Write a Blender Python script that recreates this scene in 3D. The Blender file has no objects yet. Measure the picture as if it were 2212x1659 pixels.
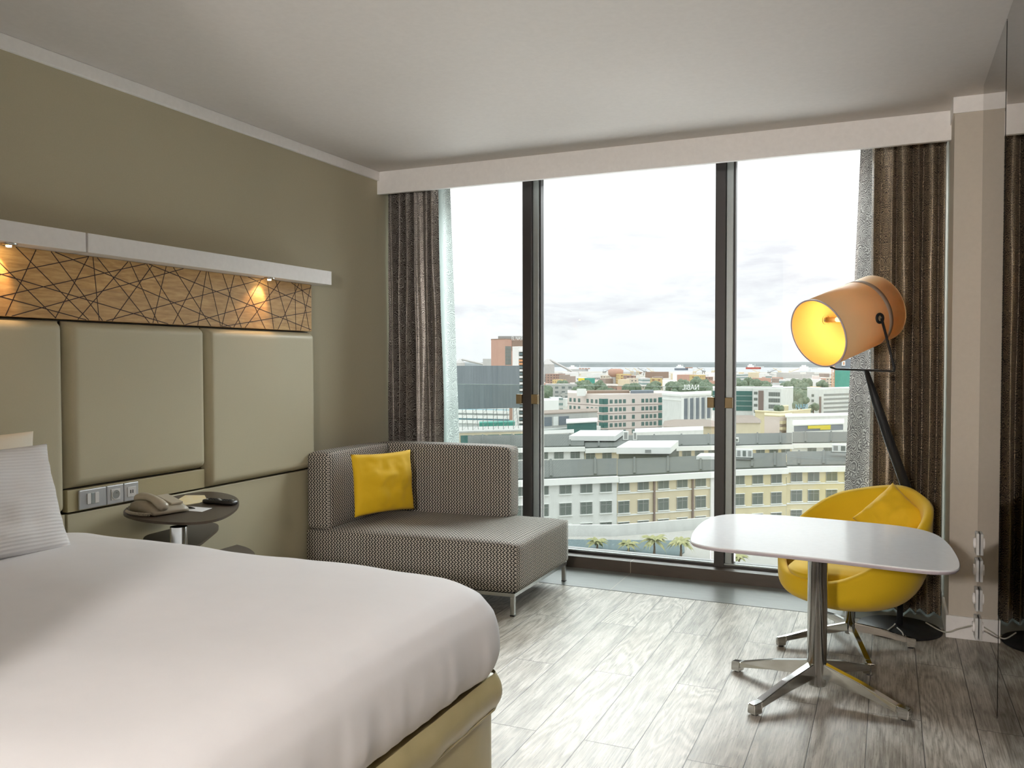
import bpy, bmesh, math, random
from mathutils import Vector, Matrix, noise

S = bpy.context.scene
COL = S.collection
PI = math.pi
rnd = random.Random(7)

# ------------------------------------------------------------------ camera
F = 1833.9
YAW, PITCH, ROLL = .417578, -.0277057, -.001612
CAM = Vector((0, 0, 1.42))


def cam_axes():
    cy, sy, cp, sp = math.cos(YAW), math.sin(YAW), math.cos(PITCH), math.sin(PITCH)
    f = Vector((-sy * cp, cy * cp, sp))
    r = Vector((cy, sy, 0))
    u = r.cross(f)
    return r * math.cos(ROLL) + u * math.sin(ROLL), -r * math.sin(ROLL) + u * math.cos(ROLL), f


CR, CU, CF = cam_axes()
cam_d = bpy.data.cameras.new('camera')
cam = bpy.data.objects.new('camera', cam_d)
COL.objects.link(cam)
cam_d.sensor_width = 36
cam_d.lens = F * 36 / 2212
cam_d.clip_end = 20000
cam_d.clip_start = .02
cam.matrix_world = Matrix((CR, CU, -CF)).transposed().to_4x4()
cam.location = CAM
S.camera = cam


# measuring helpers: where a sight line of the photograph meets a plane of the room
def ray(x, y):
    return CR * ((x - 1106) / F) - CU * ((y - 829.5) / F) + CF


def onz(x, y, z):
    d = ray(x, y)
    return CAM + d * ((z - CAM.z) / d.z)


def onx(x, y, X):
    d = ray(x, y)
    return CAM + d * (X / d.x)


def ony(x, y, Y):
    d = ray(x, y)
    return CAM + d * (Y / d.y)


def atd(x, y, D):
    return CAM + ray(x, y) * D


# ------------------------------------------------------------------ view, world, lights
S.view_settings.view_transform = 'Standard'
S.view_settings.look = 'None'
S.view_settings.gamma = 1
S.view_settings.exposure = 0.32
S.view_settings.use_curve_mapping = False
S.cycles.max_bounces = 10
S.cycles.diffuse_bounces = 6
S.cycles.glossy_bounces = 5
S.cycles.transmission_bounces = 6
S.cycles.transparent_max_bounces = 12
S.cycles.sample_clamp_indirect = 6
S.cycles.use_denoising = True
S.cycles.caustics_reflective = False
S.cycles.caustics_refractive = False


class NT:
    """tiny node-graph writer"""
    def __init__(s, tree):
        s.t = tree
        s.n = tree.nodes
        s.n.clear()

    def add(s, typ, **kw):
        n = s.n.new(typ)
        for k, v in kw.items():
            if k == 'inp':
                for kk, vv in v.items():
                    s.set(n.inputs[kk], vv)
            else:
                setattr(n, k, v)
        return n

    def set(s, sock, v):
        if isinstance(v, bpy.types.NodeSocket):
            s.t.links.new(v, sock)
        elif isinstance(v, (tuple, list)) and len(v) == 3 and sock.type == 'RGBA':
            sock.default_value = (*v, 1)
        else:
            sock.default_value = v

    def m(s, op, a, b=0.0, c=0.0):
        n = s.add('ShaderNodeMath', operation=op)
        s.set(n.inputs[0], a)
        s.set(n.inputs[1], b)
        s.set(n.inputs[2], c)
        return n.outputs[0]

    def v(s, op, a, b=(0, 0, 0), scale=None):
        n = s.add('ShaderNodeVectorMath', operation=op)
        s.set(n.inputs[0], a)
        s.set(n.inputs[1], b)
        if scale is not None:
            s.set(n.inputs['Scale'], scale)
        return n.outputs['Value'] if op in ('DOT_PRODUCT', 'LENGTH', 'DISTANCE') else n.outputs[0]

    def sep(s, a):
        return s.add('ShaderNodeSeparateXYZ', inp={0: a}).outputs

    def comb(s, x=0.0, y=0.0, z=0.0):
        return s.add('ShaderNodeCombineXYZ', inp={0: x, 1: y, 2: z}).outputs[0]

    def mix(s, f, a, b, blend='MIX'):
        n = s.add('ShaderNodeMix', data_type='RGBA', blend_type=blend)
        s.set(n.inputs[0], f)
        s.set(n.inputs[6], a)
        s.set(n.inputs[7], b)
        return n.outputs[2]

    def ramp(s, f, *stops):
        n = s.add('ShaderNodeValToRGB', inp={0: f})
        e = n.color_ramp.elements
        while len(e) < len(stops):
            e.new(.5)
        for el, (p, c) in zip(e, stops):
            el.position = p
            el.color = (*c, 1) if isinstance(c, (tuple, list)) else (c, c, c, 1)
        return n.outputs[0]

    def noise(s, vec, scale, detail=3, rough=.55, dist=0.0, out=0):
        n = s.add('ShaderNodeTexNoise', inp={'Vector': vec, 'Scale': scale, 'Detail': detail, 'Roughness': rough, 'Distortion': dist})
        return n.outputs[out]


# sky: overcast, bright, with grey cloud banks low over the harbour
W = bpy.data.worlds.new('sky')
S.world = W
W.use_nodes = True
w = NT(W.node_tree)
geo = w.add('ShaderNodeTexCoord').outputs['Generated']
sx, sy_, sz = w.sep(geo)
zz = w.m('MAXIMUM', sz, 0.0)
cv = w.v('MULTIPLY', geo, (1, 1, 4.2))
n1 = w.noise(cv, 5.5, 7, .6, .6)
n2 = w.noise(cv, 17, 6, .6)
cl = w.m('ADD', w.m('MULTIPLY', n1, .75), w.m('MULTIPLY', n2, .25))
band = w.ramp(zz, (0.0, .12), (.05, .95), (.13, .75), (.27, .3), (.6, .3))
clm = w.m('MULTIPLY', w.ramp(cl, (.46, 0.0), (.64, 1.0)), band)
base = w.mix(w.ramp(zz, (0, 0.0), (.12, 1.0)), (.92, .94, .965), (.99, .98, 1.0))
skyc = w.mix(clm, base, (.71, .70, .765))
lum = w.ramp(w.m('MULTIPLY', zz, 1.0), (0, .385), (.2, .45), (.42, .70), (.8, .80))
bg = w.add('ShaderNodeBackground', inp={0: w.mix(1.0, skyc, lum, 'MULTIPLY'), 1: 2.42})
w.add('ShaderNodeOutputWorld', inp={0: bg.outputs[0]})


def light(name, typ, loc, energy, color, **kw):
    d = bpy.data.lights.new(name, typ)
    d.energy = energy
    d.color = color
    for k, v_ in kw.items():
        setattr(d, k, v_)
    o = bpy.data.objects.new(name, d)
    COL.objects.link(o)
    o.location = loc
    return o


# added fill lights outdoors, above and below the sight line, to brighten the room
dl = light('high_fill', 'AREA', (-1.4, 9.0, 6.6), 2000, (.93, .97, 1.0), shape='RECTANGLE', size=9, size_y=5)
dl.rotation_euler = (Vector((-1.4, 4.2, .8)) - Vector((-1.4, 9.0, 6.6))).to_track_quat('-Z', 'Y').to_euler()
dl = light('low_fill', 'AREA', (-1.4, 17.0, -5.0), 1800, (.98, .985, 1.0), shape='RECTANGLE', size=18, size_y=6)
dl.rotation_euler = (Vector((-1.4, 3.0, 2.6)) - Vector((-1.4, 17.0, -5.0))).to_track_quat('-Z', 'Y').to_euler()
dl = light('far_high_fill', 'AREA', (-1.4, 16.0, 8.4), 5200, (.97, .985, 1.0), shape='RECTANGLE', size=30, size_y=5.5)
dl.rotation_euler = (Vector((-1.4, 2.0, .8)) - Vector((-1.4, 16.0, 8.4))).to_track_quat('-Z', 'Y').to_euler()
HALL = Vector((-.46, -1.5, 1.82))


# ------------------------------------------------------------------ materials
def mat(name, color=(.5, .5, .5), rough=.6, metal=0.0, build=None, spec=.5, bump=None, sheen=0, coat=0, alpha=None):
    m = bpy.data.materials.new(name)
    m.use_nodes = True
    g = NT(m.node_tree)
    b = g.add('ShaderNodeBsdfPrincipled')
    o = g.add('ShaderNodeOutputMaterial', inp={0: b.outputs[0]})
    g.set(b.inputs['Base Color'], color)
    g.set(b.inputs['Roughness'], rough)
    g.set(b.inputs['Metallic'], metal)
    g.set(b.inputs['Specular IOR Level'], spec)
    if sheen:
        g.set(b.inputs['Sheen Weight'], sheen)
    if coat:
        g.set(b.inputs['Coat Weight'], coat)
    g.bsdf, g.out = b, o
    if build:
        build(g)
    elif bump or True:
        # faint surface variation
        oc = g.add('ShaderNodeTexCoord').outputs['Object']
        sc, st = bump or (40, .05)
        nn = g.noise(oc, sc, 4)
        c2 = tuple(min(1, c * 1.06) for c in color)
        c1 = tuple(c * .94 for c in color)
        g.set(b.inputs['Base Color'], g.mix(nn, c1, c2))
        if bump:
            bn = g.add('ShaderNodeBump', inp={'Strength': st, 'Distance': .01, 'Height': nn})
            g.set(b.inputs['Normal'], bn.outputs[0])
    return m


def b_floor(g):
    oc = g.add('ShaderNodeTexCoord').outputs['Object']
    x, y, z = g.sep(oc)
    row = g.m('DIVIDE', g.m('ADD', x, 1.03 + .1935 * 40), .1935)
    ri = g.m('FLOOR', row)
    rf = g.m('FRACT', row)
    par = g.m('MODULO', ri, 2.0)
    yy = g.m('ADD', g.m('DIVIDE', g.m('SUBTRACT', y, 4.365), 1.388), g.m('ADD', g.m('MULTIPLY', par, .5), 20.0))
    yf = g.m('FRACT', yy)
    yi = g.m('FLOOR', yy)
    ex = g.m('MULTIPLY', g.m('MINIMUM', rf, g.m('SUBTRACT', 1.0, rf)), .1935)
    ey = g.m('MULTIPLY', g.m('MINIMUM', yf, g.m('SUBTRACT', 1.0, yf)), 1.388)
    e = g.m('MINIMUM', ex, ey)
    seam = g.ramp(g.m('MULTIPLY', e, 100.0), (.08, 1.0), (.22, 0.0))
    wn = g.add('ShaderNodeTexWhiteNoise', noise_dimensions='2D', inp={'Vector': g.comb(ri, yi)})
    rv = wn.outputs[0]
    off = g.v('ADD', oc, g.comb(g.m('MULTIPLY', rv, 3.0), g.m('MULTIPLY', rv, 37.0), rv))
    gv = g.v('MULTIPLY', off, (1, .09, 1))
    warp = g.noise(g.v('MULTIPLY', off, (1, .22, 1)), 5.0, 2, .5, 0.3)
    rings = g.m('SINE', g.m('ADD', g.m('MULTIPLY', warp, g.m('MULTIPLY', g.ramp(rv, (.35, .4), (.8, 1.0)), 85.0)), g.m('MULTIPLY', g.noise(gv, 25, 3), 9.0)))
    fine = g.noise(g.v('MULTIPLY', off, (1, .035, 1)), 190, 4, .7)
    grain = g.m('ADD', g.m('MULTIPLY', g.m('ADD', g.m('MULTIPLY', rings, .5), .5), .16), g.m('MULTIPLY', fine, .84))
    pores = g.ramp(g.noise(g.v('MULTIPLY', off, (1, .16, 1)), 95, 5, .7), (.56, 0.0), (.66, 1.0))
    c = g.ramp(grain, (.30, (.20, .178, .15)), (.5, (.42, .392, .35)), (.68, (.62, .59, .55)))
    c = g.mix(g.m('MULTIPLY', pores, .45), c, (.10, .088, .072))
    tint = g.mix(rv, (.86, .85, .83), (1.08, 1.06, 1.02))
    c = g.mix(1.0, c, tint, 'MULTIPLY')
    mot = g.noise(oc, 3.2, 3)
    c = g.mix(g.m('MULTIPLY', g.ramp(mot, (.5, 0.0), (.7, 1.0)), .25), c, (.22, .165, .11))
    c = g.mix(seam, c, (.035, .03, .025))
    g.set(g.bsdf.inputs['Base Color'], c)
    g.set(g.bsdf.inputs['Roughness'], g.m('ADD', .30, g.m('MULTIPLY', grain, .18)))
    g.set(g.bsdf.inputs['Specular IOR Level'], .3)
    h = g.m('SUBTRACT', g.m('MULTIPLY', grain, .25), seam)
    g.set(g.bsdf.inputs['Normal'], g.add('ShaderNodeBump', inp={'Strength': .35, 'Distance': .002, 'Height': h}).outputs[0])


def b_tile(base, rough, step):
    def f(g):
        oc = g.add('ShaderNodeTexCoord').outputs['Object']
        x, y, z = g.sep(oc)
        n = g.noise(g.v('MULTIPLY', oc, (.25, 1, 1)), 30, 5, .6)
        n2 = g.noise(oc, 2.5, 3)
        t = g.m('FRACT', g.m('ADD', g.m('DIVIDE', g.m('ADD', x, 1.56), step), 20.0))
        e = g.m('MULTIPLY', g.m('MINIMUM', t, g.m('SUBTRACT', 1.0, t)), step)
        seam = g.ramp(g.m('MULTIPLY', e, 100.0), (.12, 1.0), (.25, 0.0))
        c = g.mix(n, tuple(k * .75 for k in base), tuple(k * 1.3 for k in base))
        c = g.mix(g.m('MULTIPLY', n2, .3), c, tuple(k * .7 for k in base))
        g.set(g.bsdf.inputs['Base Color'], g.mix(seam, c, (.42, .38, .30)))
        g.set(g.bsdf.inputs['Roughness'], rough)
    return f


def b_wall(g, patch=True):
    oc = g.add('ShaderNodeTexCoord').outputs['Object']
    n = g.noise(oc, 260, 3)
    n2 = g.noise(oc, 1.3, 2)
    c = g.mix(n, (.43, .39, .275), (.49, .45, .33))
    c = g.mix(g.m('MULTIPLY', n2, .2), c, (.42, .385, .29))
    g.set(g.bsdf.inputs['Base Color'], c)
    g.set(g.bsdf.inputs['Normal'], g.add('ShaderNodeBump', inp={'Strength': .12, 'Distance': .002, 'Height': n}).outputs[0])


def b_oak(g):
    oc = g.add('ShaderNodeTexCoord').outputs['Object']
    x, y, z = g.sep(oc)
    n = g.noise(g.v('MULTIPLY', oc, (1, .12, 1)), 90, 5, .65)
    k = g.noise(g.v('MULTIPLY', oc, (1, .3, 1)), 7, 3, .5, .6)
    r = g.m('SINE', g.m('ADD', g.m('MULTIPLY', k, 38.0), g.m('MULTIPLY', z, 30.0)))
    f = g.m('ADD', g.m('MULTIPLY', n, .95), g.m('MULTIPLY', r, .06))
    st = g.m('FLOOR', g.m('MULTIPLY', y, 1.9))
    st2 = g.m('FLOOR', g.m('ADD', g.m('MULTIPLY', z, 7.2), g.m('MULTIPLY', st, .37)))
    wn = g.add('ShaderNodeTexWhiteNoise', noise_dimensions='2D', inp={'Vector': g.comb(st, st2)}).outputs[0]
    c = g.ramp(f, (.3, (.40, .225, .070)), (.5, (.54, .325, .115)), (.7, (.66, .43, .18)))
    c = g.mix(g.m('MULTIPLY', wn, .35), c, (.40, .27, .14))
    g.set(g.bsdf.inputs['Base Color'], c)
    g.set(g.bsdf.inputs['Roughness'], .5)


def b_weave(g):
    """black and ivory interlocking zigzag upholstery, 2.3 cm repeat"""
    uv = g.add('ShaderNodeUVMap').outputs[0]
    u, v, _ = g.sep(uv)
    p = .0235
    a = g.m('ADD', g.m('DIVIDE', u, p), 100.0)
    b = g.m('ADD', g.m('DIVIDE', v, p * .47), 100.0)
    bi = g.m('FLOOR', b)
    bf = g.m('FRACT', b)
    par = g.m('SUBTRACT', g.m('MULTIPLY', g.m('MODULO', bi, 2.0), 2.0), 1.0)
    d = g.m('FRACT', g.m('ADD', g.m('MULTIPLY', a, 1.2), g.m('MULTIPLY', g.m('MULTIPLY', bf, par), .8)))
    stripe = g.m('LESS_THAN', g.m('ABSOLUTE', g.m('SUBTRACT', d, .5)), .235)
    ai = g.m('FRACT', g.m('MULTIPLY', a, .8))
    colw = g.m('GREATER_THAN', g.m('ABSOLUTE', g.m('SUBTRACT', ai, .5)), .10)
    gap = g.m('GREATER_THAN', g.m('ABSOLUTE', g.m('SUBTRACT', bf, .5)), .40)
    w1 = g.m('MULTIPLY', stripe, g.m('SUBTRACT', 1.0, g.m('MULTIPLY', gap, colw)))
    oc = g.add('ShaderNodeTexCoord').outputs['Object']
    n = g.noise(oc, 700, 2)
    c = g.mix(w1, (.016, .014, .014), (.66, .61, .54))
    c = g.mix(.25, c, g.mix(n, (0, 0, 0), (1, 1, 1)), 'OVERLAY')
    g.set(g.bsdf.inputs['Base Color'], c)
    g.set(g.bsdf.inputs['Roughness'], .85)
    g.set(g.bsdf.inputs['Normal'], g.add('ShaderNodeBump', inp={'Strength': .4, 'Distance': .0015, 'Height': w1}).outputs[0])


def b_damask(trans, warm):
    def f(g):
        uv = g.add('ShaderNodeUVMap').outputs[0]
        u, v, _ = g.sep(uv)
        wob = g.noise(uv, 3.0, 1)
        pu = g.m('PINGPONG', g.m('ADD', u, 5.0), .30)
        q0 = g.comb(pu, v, 0.0)
        wv = g.add('ShaderNodeTexNoise', inp={'Vector': q0, 'Scale': 13.0, 'Detail': 2.0}).outputs['Color']
        q = g.v('ADD', q0, g.v('SCALE', g.v('SUBTRACT', wv, (.5, .5, .5)), scale=.055))
        vo = g.add('ShaderNodeTexVoronoi', voronoi_dimensions='2D', feature='F1', inp={'Vector': q, 'Scale': 10.0, 'Randomness': .85})
        loc = g.v('SUBTRACT', g.v('SCALE', q, scale=1.0), vo.outputs['Position'])
        lx, ly, _ = g.sep(loc)
        ang = g.m('ARCTAN2', ly, lx)
        dist = g.v('LENGTH', loc)
        cx, cy, cz = g.sep(vo.outputs['Color'])
        sgn = g.m('SUBTRACT', g.m('MULTIPLY', g.m('GREATER_THAN', cx, .5), 2.0), 1.0)
        # scrolls that wind out of every cell, then feathered combs
        wd = g.m('MULTIPLY', g.noise(q, 26, 2), 2.6)
        spiral = g.m('SINE', g.m('ADD', g.m('ADD', g.m('MULTIPLY', dist, 520.0), g.m('MULTIPLY', ang, sgn)), wd))
        comb_ = g.m('SINE', g.m('ADD', g.m('MULTIPLY', ang, 16.0), g.m('MULTIPLY', dist, 60.0)))
        selr = g.ramp(g.m('SINE', g.m('MULTIPLY', dist, 150.0)), (.35, 0.0), (.6, 1.0))
        selr = g.m('MULTIPLY', selr, g.m('GREATER_THAN', cy, .35))
        pat = g.m('ADD', g.m('MULTIPLY', spiral, g.m('SUBTRACT', 1.0, selr)), g.m('MULTIPLY', comb_, selr))
        vo2 = g.add('ShaderNodeTexVoronoi', voronoi_dimensions='2D', feature='DISTANCE_TO_EDGE', inp={'Vector': q, 'Scale': 10.0, 'Randomness': .85})
        qx, qy, _ = g.sep(q)
        edge = g.m('SUBTRACT', g.m('SINE', g.m('ADD', g.m('MULTIPLY', qy, 480.0), g.m('MULTIPLY', g.m('SINE', g.m('MULTIPLY', qx, 90.0)), 5.0))), .35)
        bandm = g.m('LESS_THAN', vo2.outputs[0], .13)
        pat = g.m('ADD', g.m('MULTIPLY', pat, g.m('SUBTRACT', 1.0, bandm)), g.m('MULTIPLY', edge, bandm))
        brk = g.m('MULTIPLY', g.m('SUBTRACT', g.noise(q, 70, 3, .6), .5), 2.2)
        k = g.ramp(g.m('ADD', g.m('MULTIPLY', g.m('ADD', pat, brk), .5), .5), (.40, 0.0), (.70, 1.0))
        lt = (.42, .385, .345) if not warm else (.50, .40, .275)
        c = g.mix(k, (.062, .050, .045), lt)
        g.set(g.bsdf.inputs['Base Color'], c)
        g.set(g.bsdf.inputs['Metallic'], .35)
        g.set(g.bsdf.inputs['Specular IOR Level'], .7)
        g.set(g.bsdf.inputs['Roughness'], g.mix(k, (.42, .42, .42), (.36, .36, .36)))
        tr = g.add('ShaderNodeBsdfTranslucent', inp={0: g.mix(k, (.20, .19, .185), (.50, .50, .48)) if trans < .5 else g.mix(k, (.42, .47, .455), (.62, .70, .68))})
        mx = g.add('ShaderNodeMixShader', inp={0: trans, 1: g.bsdf.outputs[0], 2: tr.outputs[0]})
        g.set(g.out.inputs[0], mx.outputs[0])
    return f


def b_glass(tint, refl):
    def f(g):
        t = g.add('ShaderNodeBsdfTransparent', inp={0: tint})
        gl = g.add('ShaderNodeBsdfGlossy', inp={0: (1, 1, 1), 'Roughness': .0})
        lw = g.add('ShaderNodeFresnel', inp={0: 1.35})
        mx = g.add('ShaderNodeMixShader', inp={0: g.m('MULTIPLY', lw.outputs[0], refl), 1: t.outputs[0], 2: gl.outputs[0]})
        g.set(g.out.inputs[0], mx.outputs[0])
    return f


def b_translucent(c1, c2, mixf):
    def f(g):
        g.set(g.bsdf.inputs['Base Color'], c1)
        tr = g.add('ShaderNodeBsdfTranslucent', inp={0: c2})
        mx = g.add('ShaderNodeMixShader', inp={0: mixf, 1: g.bsdf.outputs[0], 2: tr.outputs[0]})
        g.set(g.out.inputs[0], mx.outputs[0])
    return f


def b_emit(color, strength):
    def f(g):
        e = g.add('ShaderNodeEmission', inp={0: color, 1: strength})
        g.set(g.out.inputs[0], e.outputs[0])
    return f


def b_pillow(g):
    oc = g.add('ShaderNodeTexCoord').outputs['Object']
    x, y, z = g.sep(oc)
    s = g.m('SINE', g.m('MULTIPLY', z, 520.0))
    c = g.mix(g.m('ADD', g.m('MULTIPLY', s, .5), .5), (.74, .73, .73), (.82, .81, .81))
    g.set(g.bsdf.inputs['Base Color'], c)
    g.set(g.bsdf.inputs['Roughness'], .7)
    g.set(g.bsdf.inputs['Normal'], g.add('ShaderNodeBump', inp={'Strength': .35, 'Distance': .002, 'Height': s}).outputs[0])


def b_roof(g):
    oc = g.add('ShaderNodeTexCoord').outputs['Object']
    x, y, z = g.sep(oc)
    s = g.m('SINE', g.m('MULTIPLY', x, 6.0))
    n = g.noise(oc, .25, 5)
    c = g.mix(n, (.058, .072, .064), (.105, .118, .105))
    c = g.mix(g.m('MULTIPLY', g.m('ADD', s, 1.0), .12), c, (.06, .07, .065))
    g.set(g.bsdf.inputs['Base Color'], c)
    g.set(g.bsdf.inputs['Roughness'], .6)


def b_plaster(base, dirt=.3):
    def f(g):
        oc = g.add('ShaderNodeTexCoord').outputs['Object']
        n = g.noise(g.v('MULTIPLY', oc, (1, 1, .35)), .9, 6, .65)
        c = g.mix(g.m('MULTIPLY', g.ramp(n, (.45, 0.0), (.75, 1.0)), dirt), base, tuple(k * .55 for k in base))
        g.set(g.bsdf.inputs['Base Color'], c)
        g.set(g.bsdf.inputs['Roughness'], .9)
    return f


def b_facade(base, dark, fx, fz, wx=.5, wz=.5):
    def f(g):
        oc = g.add('ShaderNodeTexCoord').outputs['Object']
        nrm = g.add('ShaderNodeTexCoord').outputs['Normal']
        x, y, z = g.sep(oc)
        nx, ny, nz = g.sep(nrm)
        hx = g.mix(g.m('GREATER_THAN', g.m('ABSOLUTE', ny), .5), g.comb(y, y, y), g.comb(x, x, x))
        h, _, _ = g.sep(hx)
        a = g.m('LESS_THAN', g.m('FRACT', g.m('ADD', g.m('DIVIDE', h, fx), 50.0)), wx)
        b = g.m('LESS_THAN', g.m('FRACT', g.m('ADD', g.m('DIVIDE', z, fz), 50.0)), wz)
        wl = g.m('LESS_THAN', g.m('ABSOLUTE', nz), .5)
        k = g.m('MULTIPLY', g.m('MULTIPLY', a, b), wl)
        n = g.noise(oc, .2, 4)
        bb = g.mix(n, tuple(c * .85 for c in base), tuple(min(1, c * 1.1) for c in base))
        g.set(g.bsdf.inputs['Base Color'], g.mix(k, bb, dark))
        g.set(g.bsdf.inputs['Roughness'], .85)
    return f


def b_water(g):
    oc = g.add('ShaderNodeTexCoord').outputs['Object']
    n = g.noise(g.v('MULTIPLY', oc, (.002, .01, 1)), 1.0, 4)
    g.set(g.bsdf.inputs['Base Color'], g.mix(n, (.34, .37, .385), (.42, .45, .46)))
    g.set(g.bsdf.inputs['Roughness'], .45)


def b_leaf(c1, c2, sc):
    def f(g):
        oc = g.add('ShaderNodeTexCoord').outputs['Object']
        n = g.noise(oc, sc, 5, .7)
        g.set(g.bsdf.inputs['Base Color'], g.ramp(n, (.35, c1), (.65, c2)))
        g.set(g.bsdf.inputs['Roughness'], .9)
    return f


def b_ground(g):
    oc = g.add('ShaderNodeTexCoord').outputs['Object']
    n = g.noise(oc, .012, 8, .7)
    n2 = g.noise(oc, .05, 4, .7)
    c = g.ramp(n, (.35, (.16, .21, .15)), (.48, (.42, .42, .38)), (.58, (.58, .56, .52)), (.7, (.34, .35, .33)))
    g.set(g.bsdf.inputs['Base Color'], g.mix(g.m('MULTIPLY', n2, .5), c, (.52, .47, .41)))
    g.set(g.bsdf.inputs['Roughness'], .95)


def b_noisy(c1, c2, scale, rough, bump=0, stretch=(1, 1, 1), metal=0):
    def f(g):
        oc = g.add('ShaderNodeTexCoord').outputs['Object']
        n = g.noise(g.v('MULTIPLY', oc, stretch), scale, 4, .6)
        g.set(g.bsdf.inputs['Base Color'], g.mix(n, c1, c2))
        g.set(g.bsdf.inputs['Roughness'], rough)
        g.set(g.bsdf.inputs['Metallic'], metal)
        if bump:
            g.set(g.bsdf.inputs['Normal'], g.add('ShaderNodeBump', inp={'Strength': bump, 'Distance': .003, 'Height': n}).outputs[0])
    return f


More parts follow.
